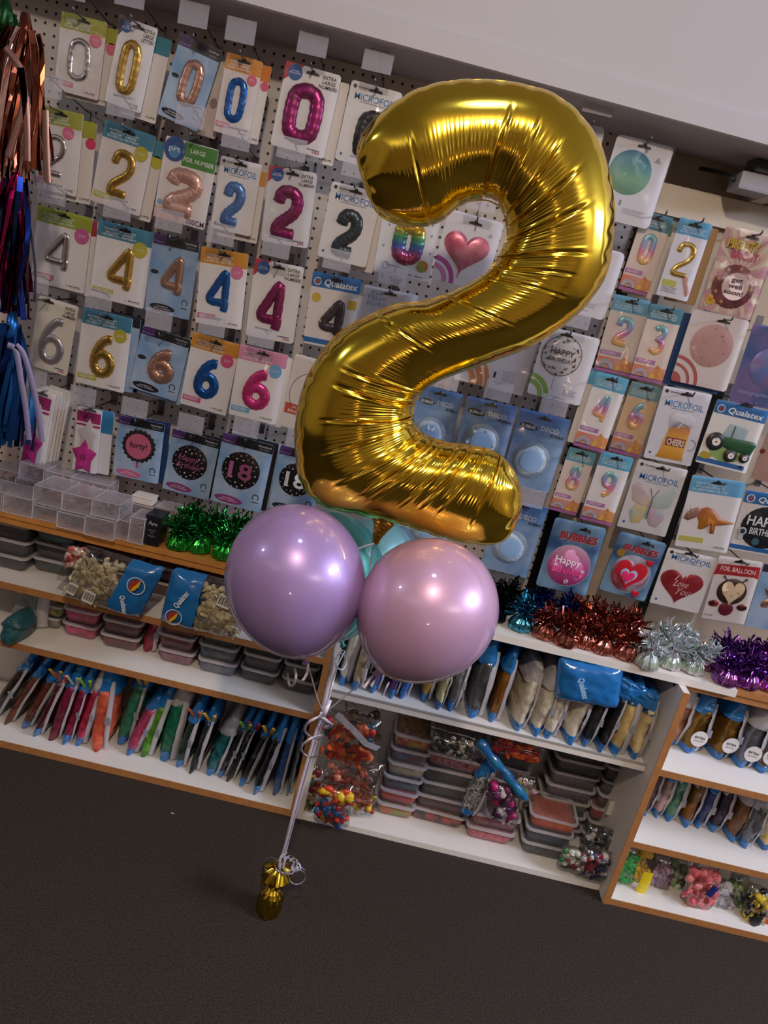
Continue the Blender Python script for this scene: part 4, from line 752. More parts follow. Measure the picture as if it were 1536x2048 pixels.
def lumps(e, surf, u0, u1, v0, v1, cols, n, r=.010, seed=3, name='loose_balloons', elong=2.4):
    n = int(n*1.7); r *= .85
    rnd = random.Random(seed); groups = {}
    for k in range(n):
        u, v = rnd.uniform(u0, u1), rnd.uniform(v0, v1); p = surf(u, v, .75)+Vector((0, .004, 0)); a = rnd.uniform(0, PI); d = Vector((math.cos(a), rnd.uniform(-.3, .3), math.sin(a)))*r*elong/2
        m_ = Vector((-d.z, 0, d.x))*.35; rr = r*rnd.uniform(.7, 1.1)
        groups.setdefault(k % len(cols), []).append(tube([p-d*1.5, p-d*1.2, p-d*.4+m_, p+d*.5+m_, p+d*1.1, p+d*1.35], [rr*.3, rr*.4, rr*.6, rr*1.1, rr*.8, rr*.2], seg=7, flat=.6, up=(rnd.uniform(-1, 1), 1, rnd.uniform(-1, 1)), ret=True))
    for g, ps in groups.items(): ob(name, mk(*join(ps), True), cols[g], e)
def logo(e, surf, u, v, R, horiz=True):
    p = surf(u, v, 1.06)+Vector((0, -.003, 0)); parts = []
    k = 28; V = []
    for i in range(k): a = 2*PI*i/k; V += [(R*math.cos(a), 0, R*math.sin(a)), (R*.9*math.cos(a), 0, R*.9*math.sin(a))]
    ob('logo_ring', mk(V, [(2*i, 2*((i+1) % k), 2*((i+1) % k)+1, 2*i+1) for i in range(k)]), C('d0d8e4'), e, p)
    leaf = lambda s, o: [(R*s*x+R*o, R*s*z) for x, z in ((-.55, -.75), (-.75, -.1), (-.5, .5), (0, .8), (.45, .85), (.3, .2), (.1, -.3))]
    ob('logo_red', plate(leaf(.95, -.05)[::-1], -.001, -.0005), C('a83424'), e, p, (0, .2, 0)); ob('logo_black', plate([(x*R, z*R) for x, z in ((-.2, -.45), (.25, -.2), (.4, .25), (.2, .45), (-.1, .1))], -.0016, -.0011), BLACK, e, p)
    ob('logo_yellow', plate([(x*R, z*R) for x, z in ((-.6, -.8), (-.1, -.5), (.35, .0), (.5, .8), (.1, .3), (-.35, -.3))], -.0022, -.0017), C('e0b030'), e, p)
CREAMB = [cmat('c8bea0'), cmat('d4caae'), cmat('b8ae90')]
POLY = clear('pouch_film', .14, (.95, .94, .92), .12, .8, 28)
def barcode(e, surf, u, v, w_, h_, ang, m1=C('d4d0cc')):
    p = surf(u, v, 1.05)+Vector((0, -.004, 0)); l = ob('paper_label', plate(rrect(w_, h_, .003), -.0008, 0), m1, e, p, (0, ang, 0)); v = []; f = []; x = -w_*.4; i = 0
    while x < w_*.38:
        ww = w_*(.02+.02*((i*5) % 3)); v += [(x, -.0012, -h_*.3), (x+ww, -.0012, -h_*.3), (x+ww, -.0012, h_*.36), (x, -.0012, h_*.36)]; q = len(v)-4; f.append((q, q+1, q+2, q+3)); x += ww*2; i += 1
    ob('barcode', mk(v, f), BLACK, l)
e, s, w_, h_ = pouch((172, 1088), (333, 1137), (122, 1188), 'big pouch with cream balloon pieces and blue logo panel, left one over the shelf edge', -.345, [('clear_film', POLY, -1, .18, -1, 1, 1.0), ('blue_panel', BLUEB, .18, .98, -1, 1, 1.0)], .035)
lumps(e, s, -.9, .1, -.85, .8, CREAMB, 60, .010); logo(e, s, .60, .35, .024); t = ob('lettering', textmesh('Qualatex', .03, .15), C('d8e0e8'), e, s(.55, -.40, 1.05)+Vector((0, -.012, 0)), (0, math.radians(75), 0), (.05, 1, .016)); barcode(e, s, -.30, -.52, .030, .034, .25); barcode(e, s, -.72, -.45, .024, .032, .3)
e, s, w_, h_ = pouch((346, 1132), (505, 1172), (320, 1240), 'big pouch with blue logo panel and cream balloon pieces, right one touching the lilac balloon', -.345, [('clear_film', POLY, -.12, 1, -1, 1, 1.0), ('blue_panel', BLUEB, -1, -.12, -1, 1, 1.0)], .035, seed=5)
lumps(e, s, -.05, .9, -.85, .75, CREAMB, 60, .010, 9); logo(e, s, -.62, -.52, .022); t = ob('lettering', textmesh('Qualatex', .03, .15), C('d8e0e8'), e, s(-.50, .22, 1.05)+Vector((0, -.012, 0)), (0, math.radians(-62), 0), (.055, 1, .018)); barcode(e, s, .48, .45, .034, .034, .2)
e, s, w_, h_ = pouch((140, 1090), (180, 1100), (110, 1160), 'clear pouch with red stripe beside the cream pieces', -.325, [('clear_film', POLY, -1, 1, -1, 1, 1)], .012, seed=8); lumps(e, s, -.6, .5, -.1, .9, [cmat('b03028', 'c8c0b8')], 8, .012, 2)
# ------------------------------------------------------------------ left unit, bottom row of filed bags
G1 = 'bags of latex balloons filed upright on the bottom left shelf'
LB_ = [(-22, 1440, .035, .22, .45, ('1a1614', '2c2018'), None, 'black brown bag leaning at the left frame edge', 'blue'), (10, 1452, .03, .22, .42, ('6a3424', '50281c'), None, 'rust brown bag leaning next to the left frame edge', 'blue'), (42, 1462, .035, .23, .38, ('4c2418', '6a3424'), 'yellow', 'dark brown bag with yellow clip', 'blue'),
 (72, 1478, .030, .24, .30, ('3c1018', '541824'), 'red', 'deep maroon bag with red clip', 'blue'), (100, 1486, .040, .24, .22, ('601430', '7c1838'), 'white', 'wine red bag with white clip', 'blue'), (126, 1492, .03, .24, .20, ('701438', '901c40'), 'lime', 'crimson bag with lime clip', 'blue'), (150, 1502, .034, .24, .18, ('b82c50', '901c40'), None, 'raspberry bag with thick milky seam', 'grey'),
 (188, 1512, .050, .25, .02, ('d8684c', 'c45040'), None, 'wide salmon coral bag with printed label', 'blue'), (238, 1495, .045, .26, .16, ('1c6450', '2a7a5c'), 'yellow', 'green bag standing tall right of the coral bag', 'blue'), (252, 1520, .036, .20, .30, ('a8305c', 'b84c6c'), None, 'pink bag tilting behind the lime bag', 'blue'),
 (283, 1526, .036, .22, .20, ('5c9c24', '3c7c1c'), None, 'lime green bag with shiny fold', 'blue'), (322, 1534, .050, .25, .10, ('14704c', '0c5440'), None, 'emerald green bag with pale milky side', 'grey'), (357, 1548, .034, .22, .14, ('203c30', '182c24'), 'orange', 'dark forest green bag with orange clip', 'blue'),
 (384, 1556, .028, .22, .14, ('10141a', '1c2026'), 'yellow', 'black bag with yellow clip', 'blue'), (418, 1564, .045, .20, .22, ('187078', '122c34'), None, 'teal and black bag with white bundle on top', 'grey'), (440, 1568, .028, .22, .24, ('14181c', '22282c'), 'lime', 'black bag with lime clip', 'blue'), (458, 1574, .026, .23, .22, ('101214', '1c1e20'), 'crimson', 'black bag with crimson clip', 'blue'),
 (482, 1583, .028, .23, .22, ('0e1012', '181a1c'), 'yellow', 'matte black bag second before the blue tipped one', 'blue'), (512, 1600, .030, .25, .16, ('0e1014', '1a1c20'), None, 'black bag with blue tip over the shelf edge', 'blue'), (550, 1604, .030, .25, .05, ('284c86', '3c5c98'), None, 'denim blue bag last before the side panel', 'blue'), (576, 1604, .014, .22, .01, ('5a5c64', '70727a'), None, 'thin grey bag squeezed against the side panel', 'blue')]
for k, (px, py, t, h_, le, col, cl, lab, tc_) in enumerate(LB_): bag(px, py-(10 if py > 1500 else 4), LB, t*1.2, h_, le, col, lab, band=(k % 3 != 1), topc=tc_, clip=cl, group=G1, wd=.14)
# ------------------------------------------------------------------ middle unit, upper compartment
G2 = 'bags of latex balloons filed on the middle white shelf'
SLV = mat('silver_balloons', srgb('6c6e78'), .25, .6, bump=.6, bscale=50); GLD = mat('copper_gold_balloons', srgb('96622c'), .25, .6, bump=.7, bscale=60); GLD2 = mat('old_gold_balloons', srgb('7c5a24'), .25, .6, bump=.7, bscale=60)
MB_ = [(682, 1372, .034, .20, .06, ('c4bcaa', 'd0c8b8'), 'off white bag beside the middle unit side', None), (712, 1384, .040, .20, .06, ('a08c70', 'c0a888'), 'beige bag second from the middle unit side', None), (745, 1388, .036, .18, .10, ('1c4c9c', '7c1c30'), 'blue and red bag under the pink lilac balloon', 'blue'), (780, 1398, .032, .18, .10, ('1c3c84', '902040'), 'dark blue bag under the pink lilac balloon', 'blue'),
 (806, 1404, .034, .19, .10, ('1a58a8', '2468b4'), 'royal blue bag with milky seam', 'blue'), (848, 1408, .034, .19, .05, ('c09818', '9c7a10'), 'mustard yellow bag under the balloon edge', 'blue'), (872, 1420, .028, .18, .05, ('c8c090', 'd8d0a4'), 'pale lemon yellow bag beside the mustard one', 'blue'), (898, 1426, .034, .20, .05, ('5c5e64', '70727a'), 'slate grey bag left of the large silver one', 'blue')]
for k, (px, py, t, h_, le, col, lab, tc_) in enumerate(MB_): bag(px, py-2, M2_, t, h_, le, col, lab, topc=tc_ or 'grey', group=G2, wd=.15)
bag(943, 1437, M2_, .056, .22, .02, SLV, 'large crumpled silver bag with blue foot', topc='blue', group=G2, wd=.15)
bag(986, 1447, M2_, .040, .21, .04, GLD, 'copper gold bag with blue foot', topc='blue', group=G2, wd=.15)
for px, py, lab in ((1030, 1462, 'first cream white bag right of the copper one'), (1068, 1472, 'second cream white bag right of the copper one'), (1098, 1479, 'third cream white bag right of the copper one'), (1136, 1488, 'white bag under the large blue bag')): bag(px, py, M2_, .046, .19, .06, ('d2cabc', 'c0b6a6'), lab, topc='grey', group=G2, wd=.15)
bag(1172, 1498, M2_, .032, .20, .08, ('16181c', '24262a'), 'black bag with milky clear top', topc='grey', group=G2, wd=.15); bag(1200, 1506, M2_, .030, .21, .08, ('121416', '1c1e22'), 'glossy black bag beside the cream yellow pair', topc='blue', group=G2, wd=.15)
bag(1234, 1514, M2_, .046, .21, .03, ('c4a468', 'd0b880'), 'cream yellow bag, left of the pair by the side wall', topc='blue', group=G2, wd=.15); bag(1268, 1520, M2_, .040, .19, .01, ('c8b07c', 'dccb9c'), 'cream yellow bag, right of the pair by the side wall', topc='blue', group=G2, wd=.15)
for px, lab, c in ((880, 'yellow bag at the back behind the silver bag', ('8c7830', '6c5c24')), (960, 'green bag at the back of the white shelf', ('3c6c1c', '2c5018')), (1010, 'violet blue bag at the back of the white shelf', ('2c3c80', '1c2c60')), (1060, 'olive bag at the back of the white shelf', ('4c4c28', '34341c')), (1100, 'dark blue bag at the back of the white shelf', ('1c3c6c', '102848'))): bag(px, 1330+(px-760)*.25, M2_, .05, .20, .05, c, lab, topc='blue', group=G2, wd=.08, seam=None, clip='lime' if px in (960, 1100) else None)
e, s, w_, h_ = pouch((1118, 1312), (1248, 1334), (1108, 1395), 'large glossy blue bag lying across the white bags', -.30, [('bag_film', BLUEB, -1, 1, -1, 1, 1)], .03, seed=12, group=None); ob('lettering', textmesh('Qualatex', .03, .15), C('a8c8e4'), e, s(-.25, -.0, 1.05)+Vector((0, -.012, 0)), (0, math.radians(62), 0), (.062, 1, .020))
e, s, w_, h_ = pouch((1238, 1348), (1312, 1385), (1232, 1388), 'folded blue bag flap above the cream yellow pair', -.28, [('bag_film', BLUEB, -1, 1, -1, 1, 1)], .015, seed=13, group=None)
# ------------------------------------------------------------------ middle unit, bottom compartment: tubs and heaps
G3 = 'lidded plastic tubs stacked on the bottom middle shelf'
SP = lambda a, b: (a, b, 120)
tubs(785, 1638, .018, [(('c04c24', '7c8c3c'), 'orange and green tub at the bottom of the leftmost tub stack'), (('b84024', 'a82c48'), 'orange red tub second from bottom in the leftmost tub stack'), (('28303c', '44546c'), 'navy tub with pale rings in the leftmost tub stack'), (('8c8070', 'a4957c'), 'greyish cream tub in the leftmost tub stack'), (('3c5c84', '6c2030'), 'blue and red tub in the leftmost tub stack'), (('8c1c28', 'b09020'), 'red and yellow tub topping the leftmost tub stack')], w_=.115, h_=.047, group=G3)
tubs(872, 1652, .018, [(('a8342c', '1c1a18'), 'red and black tub at the bottom of the wide tub stack'), (SP('4c1420', '2c2a28'), 'dark red tub second in the wide tub stack'), (SP('1c1c1e', '38383a'), 'black tub with pale rings third in the wide tub stack'), (SP('1a1a1c', '303030'), 'black tub fourth in the wide tub stack'), (SP('7c1828', 'a87078'), 'red tub with white dots fifth in the wide tub stack'), (SP('501820', '6c6c68'), 'dark red speckled tub topping the wide tub stack')], w_=.17, d_=.13, h_=.048, group=G3)
tubs(975, 1688, .018, [(SP('a03444', 'b85c68'), 'lower rose red tub with pale rings'), (SP('7c3440', '94505c'), 'upper rose red tub with pale rings')], w_=.145, d_=.14, h_=.048, group=G3)
tubs(985, 1640, .018, [(('1c1412', '2a1c18'), 'black brown tub at the back, lowest behind the rose pair'), (('1c1214', '2a181c'), 'black brown tub at the back, second behind the rose pair'), (('3c2420', '281814'), 'dark brown tub at the back, third behind the rose pair'), (('3c1c34', '28142c'), 'dark plum tub at the back, fourth behind the rose pair'), (('201c28', '14121c'), 'near black tub at the back, topmost behind the rose pair')], w_=.14, d_=.10, h_=.048, group=G3)
tubs(1085, 1718, .018, [(SP('1c2420', '3c443c'), 'black green tub with pale rings at the bottom right of centre'), (SP('1c2838', '283850'), 'navy tub second right of centre'), (('c05024', 'a03c20'), 'orange tub lying open third right of centre')], w_=.14, d_=.12, h_=.046, group=G3)
tubs(1105, 1662, .018, [(('181c18', '222620'), 'near black tub at the back right, lowest of seven'), (('24301c', '181c18'), 'near black tub at the back right, second of seven'), (('3c5828', '242c20'), 'dark olive green tub at the back right, third of seven'), (SP('34243c', '54445c'), 'dim purple tub at the back right, fourth of seven'), (SP('2c2432', '443c48'), 'dim purple grey tub at the back right, fifth of seven'), (('1c2024', '2c3034'), 'charcoal tub at the back right, sixth of seven'), (SP('20202a', '54545c'), 'speckled dark tub with silver rings at the back right, topmost of seven')], w_=.15, d_=.12, h_=.046, group=G3)
tubs(1192, 1700, .018, [(('24341c', '3c5420'), 'dark green tub lowest by the right side wall'), (('1c2818', '3c6428'), 'green tub second by the right side wall'), (('981c28', '701420'), 'bright red tub by the right side wall'), (('1c2420', '6c2028'), 'black and red tub above the bright red tub'), (('181c1c', '242828'), 'charcoal tub second from top by the right side wall'), (('141816', '1e2220'), 'charcoal tub topmost by the right side wall')], w_=.105, d_=.12, h_=.048, group=G3)
def heap(TL, TR, BL, lab, Y, cols, n, r=.014, seed=1, depth=.035, film=POLY, elong=1.6):
    e, s, w_, h_ = pouch(TL, TR, BL, lab, Y, [('clear_film', film, -1, 1, -1, 1, 1)], depth, seed=seed); lumps(e, s, -.75, .75, -.75, .75, [cmat(*c) if isinstance(c, tuple) else cmat(c) for c in cols], int(n*.75), r*1.45, seed, 'loose_balloons', elong*1.1); return e, s
e, s = heap((648, 1412), (762, 1442), (640, 1508), 'clear zip pouch of orange and red balloons on top of the heap', -.31, [('c8401c', 'd8642c'), ('b82c28',), ('d8703c',), ('2c4450',)], 34, .013, 3)
ob('zip_strip', mk(*ribbon([s(-.5, 1.05, 0)+Vector((0, -.03, 0)), s(.1, .72, 1)+Vector((0, -.012, 0)), s(.6, .30, 1)+Vector((0, -.012, 0)), s(1.02, .02, 0)+Vector((0, -.02, 0))], .018)), GREYB, e)
e, s = heap((642, 1560), (710, 1572), (630, 1640), 'clear pouch of red and blue balloons hanging over the base edge', -.325, [('a82430', '903040'), ('2c5ca0',), ('c84028',), ('d8b020',)], 26, .013, 6)
heap((625, 1528), (655, 1540), (604, 1620), 'small pouch of yellow and maroon balloons by the side panel', -.28, [('c88c20',), ('701820',), ('2c6430',)], 14, .011, 7, .02)
heap((715, 1562), (752, 1572), (705, 1622), 'small pouch of yellow balloons beside the orange tubs', -.27, [('d8a818',), ('d8b838',), ('a03028',)], 14, .010, 8, .02)
heap((690, 1400), (762, 1412), (690, 1470), 'dim brown and gold pouch behind the orange pouch', -.20, [('6c5434',), ('8c3c30',), ('3c3024',)], 22, .013, 9, .03)
heap((655, 1500), (770, 1530), (640, 1580), 'hazy clear pouch of coral balloons under the zip pouch', -.27, [('b86050',), ('c87c6c',), ('a87878',)], 26, .013, 10, .03)
heap((862, 1452), (950, 1476), (862, 1497), 'black and white speckled bag lying on the wide tub stack', -.26, [('1c1e1c', 'a0a098'), ('2a2c28',), ('141614',), ('c0bcb4',)], 50, .007, 11, .03)
bag(932, 1632, .110, .05, .17, .16, SP('3c3e40', 'b4b4b4'), 'black and white printed bag between the tub stacks', topc='blue', group=None, wd=.05)
e = thing('balloon_bag', 'long rolled teal blue bag lying diagonally over the tubs', 'bag', onY(1005, 1540, -.29)); P = [onY(*q, -.29)-onY(1005, 1540, -.29) for q in ((958, 1480), (980, 1512), (1005, 1540), (1030, 1572), (1052, 1598))]; ob('rolled_bag', mk(*tube(cat(P, 5), [.008]+[.014+.002*math.sin(i*1.3) for i in range(19)]+[.009], seg=12, ret=True), True), mat('teal_bag_film', srgb('1c6c94'), .2, coat=.7, noise_col=srgb('1c4c84'), nscale=30, bump=.5, bscale=60), e)
heap((970, 1545), (1040, 1575), (965, 1625), 'pouch of magenta and plum balloons under the rolled blue bag', -.27, [('b01c6c',), ('5c2454',), ('3c1c44',), ('b8b0b8',)], 22, .013, 12, .03)
heap((985, 1472), (1090, 1500), (982, 1495), 'dim red and orange pouch lying flat under the white shelf', -.22, [('981c20',), ('c8501c',)], 22, .012, 13, .02)
heap((1035, 1545), (1072, 1555), (1028, 1590), 'small pinkish clear pouch with a lime rim', -.24, [('b08c94',), ('a8b82c',)], 9, .010, 14, .02)
heap((1128, 1688), (1180, 1700), (1115, 1728), 'white and green pouch with red print by the navy tubs', -.30, [('c4ccc0',), ('3c7c48',), ('a02838',), ('d0ccd0',)], 18, .010, 15, .025)
heap((1168, 1690), (1225, 1704), (1150, 1745), 'clear pouch of red white and blue balloons at the base corner', -.31, [('8c2030',), ('283c7c',), ('c0c0c8',), ('1c2034',)], 26, .010, 16, .028)
heap((1175, 1645), (1238, 1660), (1165, 1700), 'silver grey and navy pouch above the red white and blue pouch', -.25, [('3c4458',), ('8c8c94',), ('20283c',), ('c4c4c8',)], 26, .010, 17, .025)
tag(ob('paper_tag', boxm(-.018, .018, -.001, .001, -.024, .024), C('d0ccc8')), 'small blank white tag leaning at the right side wall', 'tag').location = onY(1228, 1618, -.2)
# ------------------------------------------------------------------ right unit
G4 = 'metallic balloon bags with round white labels'
for px, py, c, lab in ((1338, 1492, ('7c4c3c', '9c6c5c'), 'rose copper bag first by the divider'), (1372, 1507, GLD2, 'old gold bag with round white label'), (1432, 1520, GLD2, 'larger old gold bag with tilted round label'), (1482, 1538, SLV, 'silver bag with round white label at the right'), (1520, 1545, mat('taupe_balloons', srgb('6c6460'), .3, .5, bump=.6, bscale=60), 'taupe silver bag at the right frame edge'), (1570, 1560, SLV, 'silver bag cut by the right frame edge')):
    bag(px, py, R1, .054, .17, .10, c, lab, topc='grey' if px % 4 else 'blue', group=G4, wd=.12, label=px != 1338, seam='right', rot=.1)
G5 = 'bags filed on the middle shelf of the right unit'
for px, py, c, t, lab in ((1290, 1632, ('5c3c34', '3c2824'), .03, 'brown bag nearest the divider'), (1312, 1638, ('a07c80', 'c09c9c'), .03, 'dusty pink bag second from the divider'), (1338, 1645, ('5c8c74', '3c6c58'), .036, 'sage green bag third from the divider'), (1373, 1655, ('8c5c24', '6c4418'), .036, 'bronze bag fourth from the divider'), (1398, 1660, ('34447c', '243060'), .034, 'indigo bag fifth from the divider'), (1428, 1668, ('34243c', '24182c'), .040, 'dark plum bag sixth from the divider'), (1462, 1685, ('7c5434', '5c3c24'), .036, 'brown bag seventh from the divider'), (1490, 1700, SLV, .042, 'silver bag eighth from the divider'), (1530, 1702, ('c8b018', 'd8d0c8'), .05, 'yellow and white bag at the right frame edge on the middle shelf')):
    bag(px, py, R2, t, .17, .05, c, lab, topc='grey' if t > .035 else 'blue', group=G5, wd=.13)
for k, (px, lab) in enumerate(((1330, 'black bag hidden at the back left of the middle shelf'), (1390, 'black bag hidden at the back centre of the middle shelf'), (1450, 'black navy bag hidden at the back of the middle shelf'), (1510, 'dark green bag hidden at the back right'))): bag(px, 1600+k*17, R2, .07, .185, .03, ('0c0e12', '14181c') if k < 3 else ('0c3c28', '102c20'), lab, topc='0c0e12', seam=None, group=G5, wd=.06, band=False)
for (q, lab, Y, cols, n) in ((((1255, 1684), (1278, 1690), (1238, 1756)), 'bright green pouch beside the right divider', -.27, [('2c9444',), ('3cac50',)], 16), (((1276, 1684), (1302, 1690), (1262, 1760)), 'yellow pouch beside the green one', -.24, [('c8a01c',), ('d8b028',)], 16), (((1308, 1700), (1345, 1712), (1298, 1775)), 'mauve pouch with pale contents', -.24, [('8c6c8c',), ('a48ca4',)], 16), (((1342, 1710), (1375, 1718), (1330, 1790)), 'pale lime pouch beside the mauve one', -.22, [('7c9c6c',), ('b4c09c',), ('3c5c34',)], 16), (((1380, 1722), (1438, 1735), (1362, 1806)), 'large coral pink pouch with navy clip', -.29, [('e06c78',), ('d85c6c',), ('e88c90',)], 40), (((1432, 1750), (1470, 1765), (1412, 1812)), 'white pouch right of the coral pink one', -.26, [('c4c0cc',), ('b0b0c0',)], 18), (((1462, 1740), (1500, 1752), (1448, 1820)), 'pale green pouch with grey green contents', -.24, [('7c9c5c',), ('54685c',), ('a8b88c',)], 20), (((1500, 1762), (1545, 1780), (1478, 1838)), 'yellow pouch with black corner at the right', -.29, [('d8b828',), ('e0c83c',), ('181818',)], 26), (((1535, 1800), (1580, 1812), (1512, 1868)), 'red and pink pouch at the right frame edge', -.28, [('c83c38',), ('e8b0b4',)], 20)):
    e, s = heap(*q, lab, Y, cols, n, .013, int(q[0][0]), .03)
    if 'navy clip' in lab: ob('clip', boxm(-.006, .006, -.006, .006, -.018, .018, .002), C('1c2c78'), e, s(.35, .35, 1.1)+Vector((0, -.012, 0)), (0, .35, 0))
    if 'black corner' in lab: ob('dark_corner', puff([tuple(c_) for c_ in ((-.02, .0), (.018, .01), (.02, -.02), (.0, -.035))][::-1], .004), BLACK, e, s(-.35, -.25, 1.0)+Vector((0, -.008, 0)))
e = thing('yellow_sleeve', 'long flat bright yellow balloon sleeve lying against the yellow pouch', 'sleeve', onY(1288, 1768, -.30)); ob('flat_sleeve', puff([(x, z) for x, z in ((-.014, -.040), (.012, -.038), (.016, .0), (.014, .042), (-.012, .04), (-.016, -.02))], .006, 0), C('e4cc20', .25), e)
# ------------------------------------------------------------------ clear boxes and weights on the top boards
def cbox(px, py, z, w_, h_, d_, lab, col=None, dz=0, rot=0, m_=None, fill=.55):
    b = onZ(px, py, z); e = thing('clear_box', lab, 'box', (b.x, b.y+d_/2, z+.0008+dz), (0, 0, rot), 'clear plastic boxes on the oak top board')
    ob('box_shell', boxm(-w_/2, w_/2, -d_/2, d_/2, 0, h_, .002), m_ or BOXM, e); ob('box_lid', boxm(-w_/2-.001, w_/2+.001, -d_/2-.001, d_/2+.001, h_, h_+.004, .001), m_ or BOXM, e)
    if m_ is None:
        ps = []; g_ = .0011
        for x in (-w_/2, w_/2):
            for y in (-d_/2, d_/2): ps.append(tube([(x, y, 0), (x, y, h_)], g_, seg=4, ret=True))
            for z_ in (.001, h_+.003): ps.append(tube([(x, -d_/2, z_), (x, d_/2, z_)], g_, seg=4, ret=True))
        for y in (-d_/2, d_/2):
            for z_ in (.001, h_+.003): ps.append(tube([(-w_/2, y, z_), (w_/2, y, z_)], g_, seg=4, up=(0, .3, 1), ret=True))
        ob('box_edges', mk(*join(ps)), BOXE, e)
    if col:
        rnd = random.Random(int(px)); ps = []
        for k in range(22):
            c = Vector((rnd.uniform(-.33, .33)*w_, rnd.uniform(-.35, .3)*d_, .008+rnd.random()*h_*fill)); a, b_ = rnd.uniform(0, 6), .016
            ps.append(([c+Vector((rnd.uniform(-b_, b_), rnd.uniform(-b_, b_), rnd.uniform(-b_*.5, b_*.5))) for _ in range(4)], [(0, 1, 2), (0, 2, 3), (0, 3, 1), (1, 3, 2)]))
        ob('foil_contents', mk(*join(ps)), col, e)
    return e
COP = mat('copper_foil_bits', srgb('9a4c28'), .22, .9); RSB = mat('rose_foil_bits', srgb('a07068'), .25, .8); SBT = mat('silver_foil_bits', srgb('8c8480'), .25, .8)
cbox(34, 1031, L1, .078, .047, .09, 'clear box at the left frame edge of the front row', SBT); cbox(-25, 1016, L1, .07, .047, .09, 'clear box cut by the left frame edge', SBT)
cbox(87, 1042, L1, .065, .035, .09, 'clear box with dark silver bits second in the front row', SBT); cbox(90, 1042, L1, .075, .045, .10, 'clear box stacked over the dark silver bits', RSB, dz=.0415)
cbox(140, 1061, L1, .072, .040, .08, 'low clear box third in the front row', SBT); cbox(148, 1061, L1, .078, .045, .09, 'clear box stacked over the low third box', RSB, dz=.0465)
cbox(196, 1076, L1, .078, .048, .08, 'clear box with brownish bits fourth in the front row', RSB); cbox(204, 1076, L1, .072, .040, .09, 'clear box stacked over the fourth box', SBT, dz=.0545)
cbox(242, 1080, L1, .034, .050, .07, 'narrow clear box with copper twist', COP); cbox(269, 1088, L1, .038, .068, .07, 'tall narrow clear box left of the black box', RSB)
e = cbox(300, 1092, L1, .042, .078, .06, 'black box with white script lettering beside the green weights', None, m_=C('18181c', .3)); ob('lettering', textmesh('Pure', .0, .3), C('c8c8cc'), e, (0, -.0315, .062), (0, 0, 0), (.022, 1, .010)); ob('small_print', textmesh('metallic\nfoil\nweights', .0), C('84848c'), e, (0, -.0315, .035), (0, 0, 0), (.020, 1, .022))
cbox(60, 1000, L1, .09, .05, .08, 'clear box with amber foil in the second row', COP); cbox(62, 1000, L1, .08, .04, .08, 'clear box with amber foil stacked in the second row', COP, dz=.0555); cbox(125, 1012, L1, .08, .05, .07, 'clear box in the second row behind the third box', RSB)
cbox(172, 1026, L1, .10, .04, .07, 'long clear box in the second row', RSB); cbox(172, 1028, L1, .105, .045, .07, 'long lilac clear box on top of the second row', RSB, dz=.0455); cbox(110, 1012, L1, .08, .035, .07, 'clear box of copper twists topmost at the back', COP, dz=.0555); cbox(12, 985, L1, .09, .06, .07, 'clear box at the back by the left frame edge', SBT)
cbox(275, 1050, L1, .07, .055, .06, 'tall clear box behind the narrow boxes', SBT); e = cbox(277, 1050, L1, .056, .017, .045, 'small white box lid lying on the tall clear box', None, dz=.0605, m_=C('d8d0c8')); cbox(335, 1062, L1, .08, .06, .06, 'clear box with red and copper bits behind the black box', COP); cbox(235, 1040, L1, .06, .04, .07, 'clear box in shade behind the fourth box', SBT)
# foil weights: pleated foil base with a burst of tinsel
def base_mesh(R=.030, h_=.042, seed=1, pl=9, n=54):
    v = []; f = []; rnd = random.Random(seed); prof = [(0, .0), (.75, .0), (1, .10), (1.02, .3), (.9, .6), (.66, .85), (.35, 1.05), (.20, 1.25), (.26, 1.4)]
    for j, (r, z) in enumerate(prof):
        for i in range(n):
            a = 2*PI*i/n; k = .10*(j/8)+.03; q = 1+k*math.sin(a*pl+j*.2)+.04*math.sin(a*pl*2.6+seed+j)
            v.append((R*r*q*math.cos(a), R*r*q*math.sin(a), h_*z+.001*math.sin(a*5+j)))
        if j: f += [((j-1)*n+i, (j-1)*n+(i+1) % n, j*n+(i+1) % n, j*n+i) for i in range(n)]
    f.append(tuple(range(n-1, -1, -1))); return mk(v, f, False)
def tuft_mesh(seed=1, n=110, R=.043, h_=.050, w_=.0050, z0=.052):
    rnd = random.Random(seed); ps = []
    for k in range(n):
        a = rnd.uniform(0, 2*PI); el = math.acos(rnd.uniform(-.25, 1)); L_ = R*rnd.uniform(.6, 1.15); d = Vector((math.sin(el)*math.cos(a), math.sin(el)*math.sin(a), math.cos(el)*1.25)); P = []
        for i in range(5):
            q = i/4; P.append(Vector((0, 0, z0))+d*L_*q+Vector((math.sin(k+i*2.2), math.cos(k*1.7+i*1.9), math.sin(k*.6+i*2.5)-.6*q))*.006*q)
        ps.append(ribbon(P, w_, (math.sin(k), math.cos(k), .3), rnd.uniform(2, 6)))
    return mk(*join(ps))
BM = [base_mesh(seed=s, pl=7+s) for s in (1, 2, 3)]; TM = [tuft_mesh(s) for s in (1, 2, 3)]
def weight(px, py, z, m1, m2, lab, group, sc=1., tuft=1.):
    b = onZ(px, py, z); k = int(px+py) % 3; e = thing('balloon_weight', lab, 'balloon weight', (b.x, b.y+.03*sc, z+.0006), (0, 0, px*.7), group)
    ob('foil_base', BM[k], m1, e, sc=(sc, sc, sc)); ob('tinsel_tuft', TM[k], m2, e, sc=(sc*tuft,)*3 if tuft == 1 else (sc*tuft, sc*tuft, sc), loc=(0, 0, 0)); return e
def wm(n, h, r=.16): return mat('weight_foil_'+n, srgb(h), r, .95)
GRN, GRT = wm('green', '3cb848'), wm('green_tinsel', '1c7434', .25)
